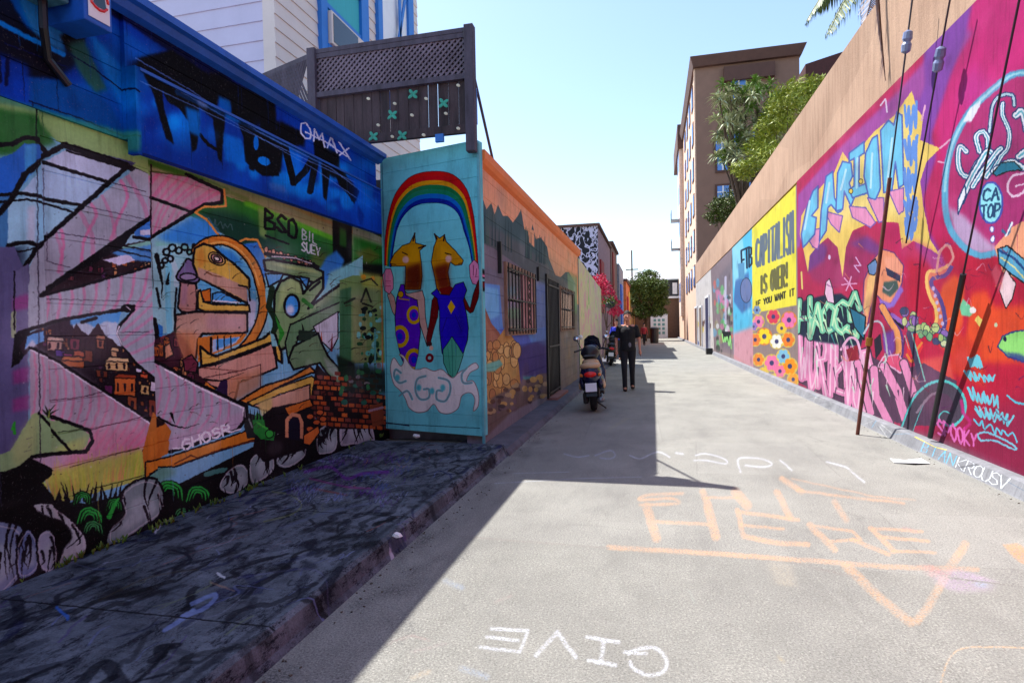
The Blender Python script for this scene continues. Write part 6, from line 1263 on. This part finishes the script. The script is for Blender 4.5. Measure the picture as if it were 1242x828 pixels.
# ------------------------------------------------------------------ people
def remeshed(m, name, material, voxel, sm=2):
    o = m.build(name+'_tmp', material); md = o.modifiers.new('r', 'REMESH'); md.mode = 'VOXEL'; md.voxel_size = voxel; md.use_smooth_shade = True
    s = o.modifiers.new('s', 'SMOOTH'); s.iterations = sm; s.factor = .5
    dg = bpy.context.evaluated_depsgraph_get(); me = bpy.data.meshes.new_from_object(o.evaluated_get(dg)); bpy.data.objects.remove(o)
    me.name = name; me.materials.clear(); me.materials.append(material); return me
def seg(m, a, b, ra, rb, n=12):
    a, b = Vector(a), Vector(b); m.tube([a, b], [ra, rb], n); m.ell(a, (ra,)*3, n, 8); m.ell(b, (rb,)*3, n, 8)
def person(label, loc, rz, H=1.76, pose=None, shirt='shirt', trousers='jeans', extra=None, vox=.009, nod=.0, stride=.14, hair='hair'):
    t = thing('person', label, 'person', (0,0,0)); k = H/1.76; V = lambda x, y, z: Vector((x*k, y*k, z*k))
    # joints; the figure faces -Y
    hip = [V(s*.085,0,.92) for s in (-1, 1)]; knee = [V(-.085,-.05-stride*.7,.51), V(.09,.0,.50)]; ank = [V(-.075,-stride*1.0,.09), V(.10,stride*1.6,.11)]
    sh = [V(s*.185,.01,1.40) for s in (-1, 1)]; elb = [V(-.25,.03,1.15), V(.25,.0,1.15)]; wr = [V(-.25,-.06,.90), V(.26,-.09,.91)]
    if pose == 'folded': elb = [V(-.25,.02,1.16), V(.25,.02,1.16)]; wr = [V(-.12,-.2,1.14), V(.12,-.2,1.12)]
    b = MB()
    b.ell(V(0,-.02-nod*.3,1.655), (.075*k,.098*k,.118*k), 16, 12); b.ell(V(0,-.06-nod*.3,1.59), (.052*k,.055*k,.05*k), 12, 8)
    b.tube([V(0,-.115-nod*.3,1.67), V(0,-.132-nod*.3,1.63)], [.008*k,.017*k], 8); b.ell(V(0,-.108-nod*.3,1.585), (.026*k,.012*k,.008*k), 8, 6)
    for s in (-1, 1): b.ell(V(s*.076,.0-nod*.3,1.645), (.012*k,.022*k,.032*k), 8, 6); 
    seg(b, V(0,0,1.58), V(0,.01,1.44), .055*k, .062*k); 
    seg(b, V(-.12,.01,1.40), V(.12,.01,1.40), .075*k, .075*k); seg(b, V(0,0,1.34), V(0,0,1.1), .125*k, .11*k, 14); seg(b, V(0,0,1.1), V(0,.0,.97), .11*k, .12*k, 14)
    for s in (0, 1):
        sx = -1 if s == 0 else 1
        seg(b, hip[s], knee[s], .083*k, .054*k); seg(b, knee[s], ank[s], .052*k, .034*k); b.ell(ank[s]+V(0,-.07,-.045), (.043*k,.12*k,.042*k), 10, 8)
        seg(b, sh[s], elb[s], .05*k, .038*k); seg(b, elb[s], wr[s], .037*k, .024*k)
        d = (wr[s]-elb[s]).normalized(); side = Vector((0, -1, 0)) if pose != 'folded' else Vector((0,0,1)); nrm = d.cross(side).normalized(); side = nrm.cross(d).normalized()
        pc = wr[s]+d*.05*k; b.tube([wr[s], pc, wr[s]+d*.095*k], [.024*k,.036*k,.034*k], 8)
        for i, (o_, L_) in enumerate(((-.028,.06), (-.010,.075), (.009,.07), (.027,.055))):
            r0 = wr[s]+d*.085*k+side*o_*k; m1 = r0+d*L_*.5*k+nrm*(-sx)*.004*k; m2 = r0+d*L_*.95*k+nrm*(-sx)*.018*k; seg(b, r0, m1, .0095*k, .009*k, 6); seg(b, m1, m2, .009*k, .0075*k, 6)
        r0 = wr[s]+d*.03*k+side*.028*k; seg(b, r0, r0+(d*.6+side*.8).normalized()*.045*k, .012*k, .010*k, 6); seg(b, r0+(d*.6+side*.8).normalized()*.045*k, r0+(d*.6+side*.8).normalized()*.045*k+d*.03*k, .010*k, .008*k, 6)
    me = remeshed(b, 'body', M['skin'], vox*.8, 2); o = bpy.data.objects.new('body', me); COL.objects.link(o); o.parent = t
    # shirt with sleeves, a real hem and neckline
    c = MB(); seg(c, V(-.13,.012,1.385), V(.13,.012,1.385), .088*k, .082*k); seg(c, V(0,.012,1.43), V(.165,.012,1.40), .06*k, .055*k); seg(c, V(0,.012,1.43), V(-.165,.012,1.40), .06*k, .055*k); seg(c, V(-.03,0,1.31), V(-.03,0,1.08), .15*k, .135*k, 16); seg(c, V(.03,0,1.31), V(.03,0,1.08), .15*k, .135*k, 16); c.tube([V(-.025,0,1.1), V(-.02,0,.90)], [.14*k,.150*k], 18); c.tube([V(.025,0,1.1), V(.02,0,.90)], [.14*k,.150*k], 18)
    for s in (0, 1): e = sh[s]+(elb[s]-sh[s])*(.86 if shirt == 'shirt' else 1); seg(c, sh[s], sh[s]+(e-sh[s])*.5, .066*k, .06*k); c.tube([sh[s]+(e-sh[s])*.5, e], [.06*k,.062*k], 12)
    if shirt != 'shirt':
        for s in (0, 1): seg(c, elb[s], wr[s], .052*k, .04*k)
    me = remeshed(c, 'top', M[shirt], vox, 3); o = bpy.data.objects.new('shirt' if shirt == 'shirt' else 'jacket', me); COL.objects.link(o); o.parent = t
    c = MB(); seg(c, V(-.05,0,.95), V(.05,0,.95), .118*k, .118*k)
    for s in (0, 1): seg(c, hip[s], knee[s], .1*k, .066*k); seg(c, knee[s], knee[s]+(ank[s]-knee[s])*.5, .066*k, .056*k); c.tube([knee[s]+(ank[s]-knee[s])*.5, ank[s]+V(0,0,-.03)], [.056*k,.054*k], 12)
    me = remeshed(c, 'trousers', M[trousers], vox, 2); o = bpy.data.objects.new('trousers', me); COL.objects.link(o); o.parent = t
    for s in (0, 1):
        m = MB(); m.tube([ank[s]+V(0,.05,-.055), ank[s]+V(0,.0,-.04), ank[s]+V(0,-.09,-.052), ank[s]+V(0,-.18,-.062)], [.04*k,.052*k,.05*k,.03*k], 10); m.ell(ank[s]+V(0,-.01,-.02), (.05*k,.06*k,.05*k), 10, 8)
        m.v = [(a, b2, max(c2, ank[s].z-.092*k)) for a, b2, c2 in m.v]; m.build('shoe', M['shoe'], t, smooth=True)
    m = MB(); m.ell(V(0,.008-nod*.3,1.685), (.086*k,.116*k,.112*k), 18, 12); m.v = [(a, b2, (max(c2, 1.708*k) if b2+nod*.3 < -.05*k else max(c2, 1.60*k))) for a, b2, c2 in m.v]; m.build('hair', M[hair], t, smooth=True)
    m = MB()
    for s in (-1, 1): m.ell(V(s*.03,-.108-nod*.3,1.662), (.012*k,.006*k,.007*k), 8, 6)
    m.build('eyes', M['glassd'], t, smooth=True)
    if extra: extra(t, V, wr)
    t.location = loc; t.rotation_euler = (0,0,rz); return t
def man_extra(t, V, wr):
    MB().ell(V(.04,-.135,1.02), (.035,.02,.06), 8, 6).build('print', mat('grey_shirt_print', (120,120,130), .8), t)
man = person('man in black short sleeved shirt and black trousers walking in the shade by the scooter', (-.57,13.5,0), R(4), 1.80, extra=man_extra, nod=.07, stride=.12)
person('person in a blue and black jacket standing by the pale wall behind the scooter', (-1.55,25.5,0), R(-10), 1.78, pose='folded', shirt='bluej', vox=.014)
person('distant person in red at the far end of the alley beneath the tree', (-.7,47,0), R(20), 1.7, shirt='redc', vox=.02)
o = thing('litter_bin', 'black litter bin standing left of the white garage door at the alley end', 'bin', (.1,52,0)); MB().tube([(.1,52,0),(.1,52,.05),(.1,52,1.2),(.1,52,1.25)], [.3,.36,.4,.42], 14).build('drum', M['black'], o); MB().tube([(.1,52,1.25),(.1,52,1.32),(.1,52,1.42)], [.44,.42,.2], 14).build('lid', M['black'], o)

# ------------------------------------------------------------------ scooter (rear towards the camera; built round the origin, +Y is forward)
def scooter(label, loc, rz, lean, paint, panel, box=True, group=None):
    t = thing('scooter', label, 'scooter', (0,0,0), group)
    def wheel(y):
        w = MB().torus((0,y,.235), .175, .06, 'X', 28, 10).build('wheel', M['rub'], t, smooth=True); MB().disc((0,y,.235), .13, .07).build('rim', M['steel'], w); return w
    wheel(-.48); wheel(.72)
    m = MB(); m.tube([(0,-.82,.5),(0,-.76,.6),(0,-.55,.66),(0,-.2,.64),(0,.05,.5)], [.05,.15,.185,.18,.1], 16); m.v = [(a*1.0, b, .3+(c-.3)*(1.05 if c > .5 else .9)) for a, b, c in m.v]; m.build('tail_body', M[paint], t, smooth=True)
    for s in (-1, 1):
        m = MB(); m.ell((s*.15,-.42,.50), (.075,.34,.14), 14, 10); m.build('side_panel', M[paint], t, smooth=True)
        m = MB(); m.ell((s*.205,-.5,.45), (.03,.2,.07), 12, 8); m.build('trim_panel', M[panel], t, smooth=True)
        m = MB(); m.tube([(s*.1,-.62,.2),(s*.12,-.62,.55)], .022, 8); m.build('shock_absorber', M['black'], t)
    m = MB(); m.ell((0,-.30,.80), (.16,.36,.07), 16, 10); m.v = [(a, b, max(c, .76)+(.05 if b < -.35 else 0)) for a, b, c in m.v]; m.build('seat', M[panel], t, smooth=True)
    m = MB(); m.ell((0,-.66,.80), (.185,.15,.065), 14, 8); m.build('pillion_rest', M[panel], t, smooth=True)
    m = MB(); m.ell((0,-.84,.665), (.105,.045,.05), 16, 10); m.build('tail_light', M['redl'], t, smooth=False)
    for s in (-1, 1): MB().ell((s*.15,-.77,.65), (.035,.04,.03), 10, 8).build('indicator', mat('amber_lens', (220,120,40), .3), t, smooth=True)
    m = MB(); m.prism([(-.09,-.78,.56),(.09,-.78,.56),(.09,-.9,.30),(-.09,-.9,.30)], (0,.02,0)); fe = m.build('rear_fender', M['black'], t)
    m = MB(); m.prism([(-.095,-.865,.52),(.095,-.865,.52),(.095,-.905,.38),(-.095,-.905,.38)], (0,.008,0)); m.build('licence_plate', M['white'], fe)
    m = MB(); m.tube([(.13,-.78,.22),(.15,-.55,.2),(.14,-.2,.24)], [.05,.055,.03], 12); m.build('exhaust', M['steel'], t, smooth=True)
    MB().box((-.17,-.62,.14), (-.08,-.1,.34)).build('engine_case', M['black'], t, bevel=.03)
    MB().box((-.18,.02,.22), (.18,.48,.30)).build('footboard', M['black'], t, bevel=.02)
    m = MB(); m.prism([(-.2,.45,.28),(.2,.45,.28),(.22,.58,.62),(.12,.62,.98),(-.12,.62,.98),(-.22,.58,.62)], (0,.09,0)); m.build('leg_shield', M[paint], t, bevel=.03)
    MB().tube([(0,.72,.24),(0,.60,.62),(0,.52,1.02)], .03, 10).build('steering_column', M['black'], t)
    MB().tube([(-.33,.40,1.02),(-.2,.5,1.05),(0,.53,1.03),(.2,.5,1.05),(.33,.40,1.02)], .019, 8).build('handlebar', M['black'], t)
    m = MB(); m.ell((0,.56,1.05), (.13,.12,.1), 14, 10); m.build('headset', M[paint], t, smooth=True)
    for s in (-1, 1): mm = MB().tube([(s*.2,.5,1.06),(s*.27,.48,1.22)], .008, 6).build('mirror', M['black'], t); MB().ell((s*.28,.47,1.26), (.06,.018,.042), 12, 8).build('mirror_glass', M['chrome'], mm, smooth=True)
    m = MB(); m.prism([(-.17,.66,1.05),(.17,.66,1.05),(.14,.58,1.24),(.05,.55,1.31),(-.05,.55,1.31),(-.14,.58,1.24)], (0,.006,0)); m.build('windscreen', glass('tinted_screen', (30,36,50)), t)
    MB().tube([(0,-.55,.42),(0,-.35,.18),(.2,-.3,.01)], .014, 6).build('stand', M['black'], t)
    if box:
        m = MB(); m.ell((0,-.34,1.0), (.165,.15,.15), 18, 12); m.v = [(a*(1 if c > .98 else .92), b, max(c, .90)) for a, b, c in m.v]; bx = m.build('top_case', M['black'], t, smooth=True)
        MB().box((-.1,-.5,.955), (.1,-.475,.985)).build('reflector', M['navy'], bx)
    t.location = loc; t.rotation_euler = (0, lean, rz); return t
scooter('dark blue and tan scooter with red tail light parked facing away beside the cottage', (-1.04,10.6,0), R(3), R(-4), 'navy', 'tan')
scooter('small black scooter parked by the pale wall near the person in blue', (-1.6,22.6,0), R(2), R(5), 'black', 'black', True)
# dark hanging basket by the creeper
q = cY(740, 366, 24.5); o = thing('hanging_basket', 'dark hanging plant basket above the person in blue', 'basket', q); MB().tube([(q[0],q[1],q[2]+.5),(q[0],q[1],q[2]+.15)], .01, 5).build('hanger', M['iron'], o); leaves([(q[0],q[1],q[2],.3,.3,.22,1)], 400, .1, 4).build('foliage', M['leaf'], o); MB().ell((q[0],q[1],q[2]-.12), (.22,.22,.15)).build('pot', M['black'], o)
MB_ = None

# ------------------------------------------------------------------ camera, sun, sky
cam = bpy.data.cameras.new('camera'); co = bpy.data.objects.new('camera', cam); COL.objects.link(co); sc.camera = co
cam.sensor_width = 36; cam.lens = F_PX/1242*36; cam.clip_end = 2000; cam.clip_start = .05
mw = Matrix([[float(CAM[i][j]) for j in range(3)]+[float(C0[i])] for i in range(3)]+[[0,0,0,1]]); co.matrix_world = mw
S = Vector((.54,-.21,-1)).normalized(); sl = bpy.data.lights.new('sun', 'SUN'); sl.energy = SUN; sl.angle = R(.5); sl.color = (1,.98,.94)
so = bpy.data.objects.new('sun', sl); COL.objects.link(so); so.rotation_euler = S.to_track_quat('-Z', 'Y').to_euler()
wd = bpy.data.worlds.new('World'); sc.world = wd; wd.use_nodes = True; t = wd.node_tree; bg = t.nodes['Background']
sk = t.nodes.new('ShaderNodeTexSky'); sk.sky_type = 'NISHITA'; sk.sun_disc = False; sk.sun_elevation = math.asin(-S.z); sk.sun_rotation = math.atan2(-S.x, -S.y); sk.air_density = 1.0; sk.dust_density = DUST; sk.ozone_density = 1.0
t.links.new(sk.outputs[0], bg.inputs[0]); bg.inputs[1].default_value = SKY
vs = sc.view_settings; vs.view_transform = 'Standard'; vs.look = 'None'; vs.gamma = 1; vs.exposure = EXPO; vs.use_curve_mapping = False
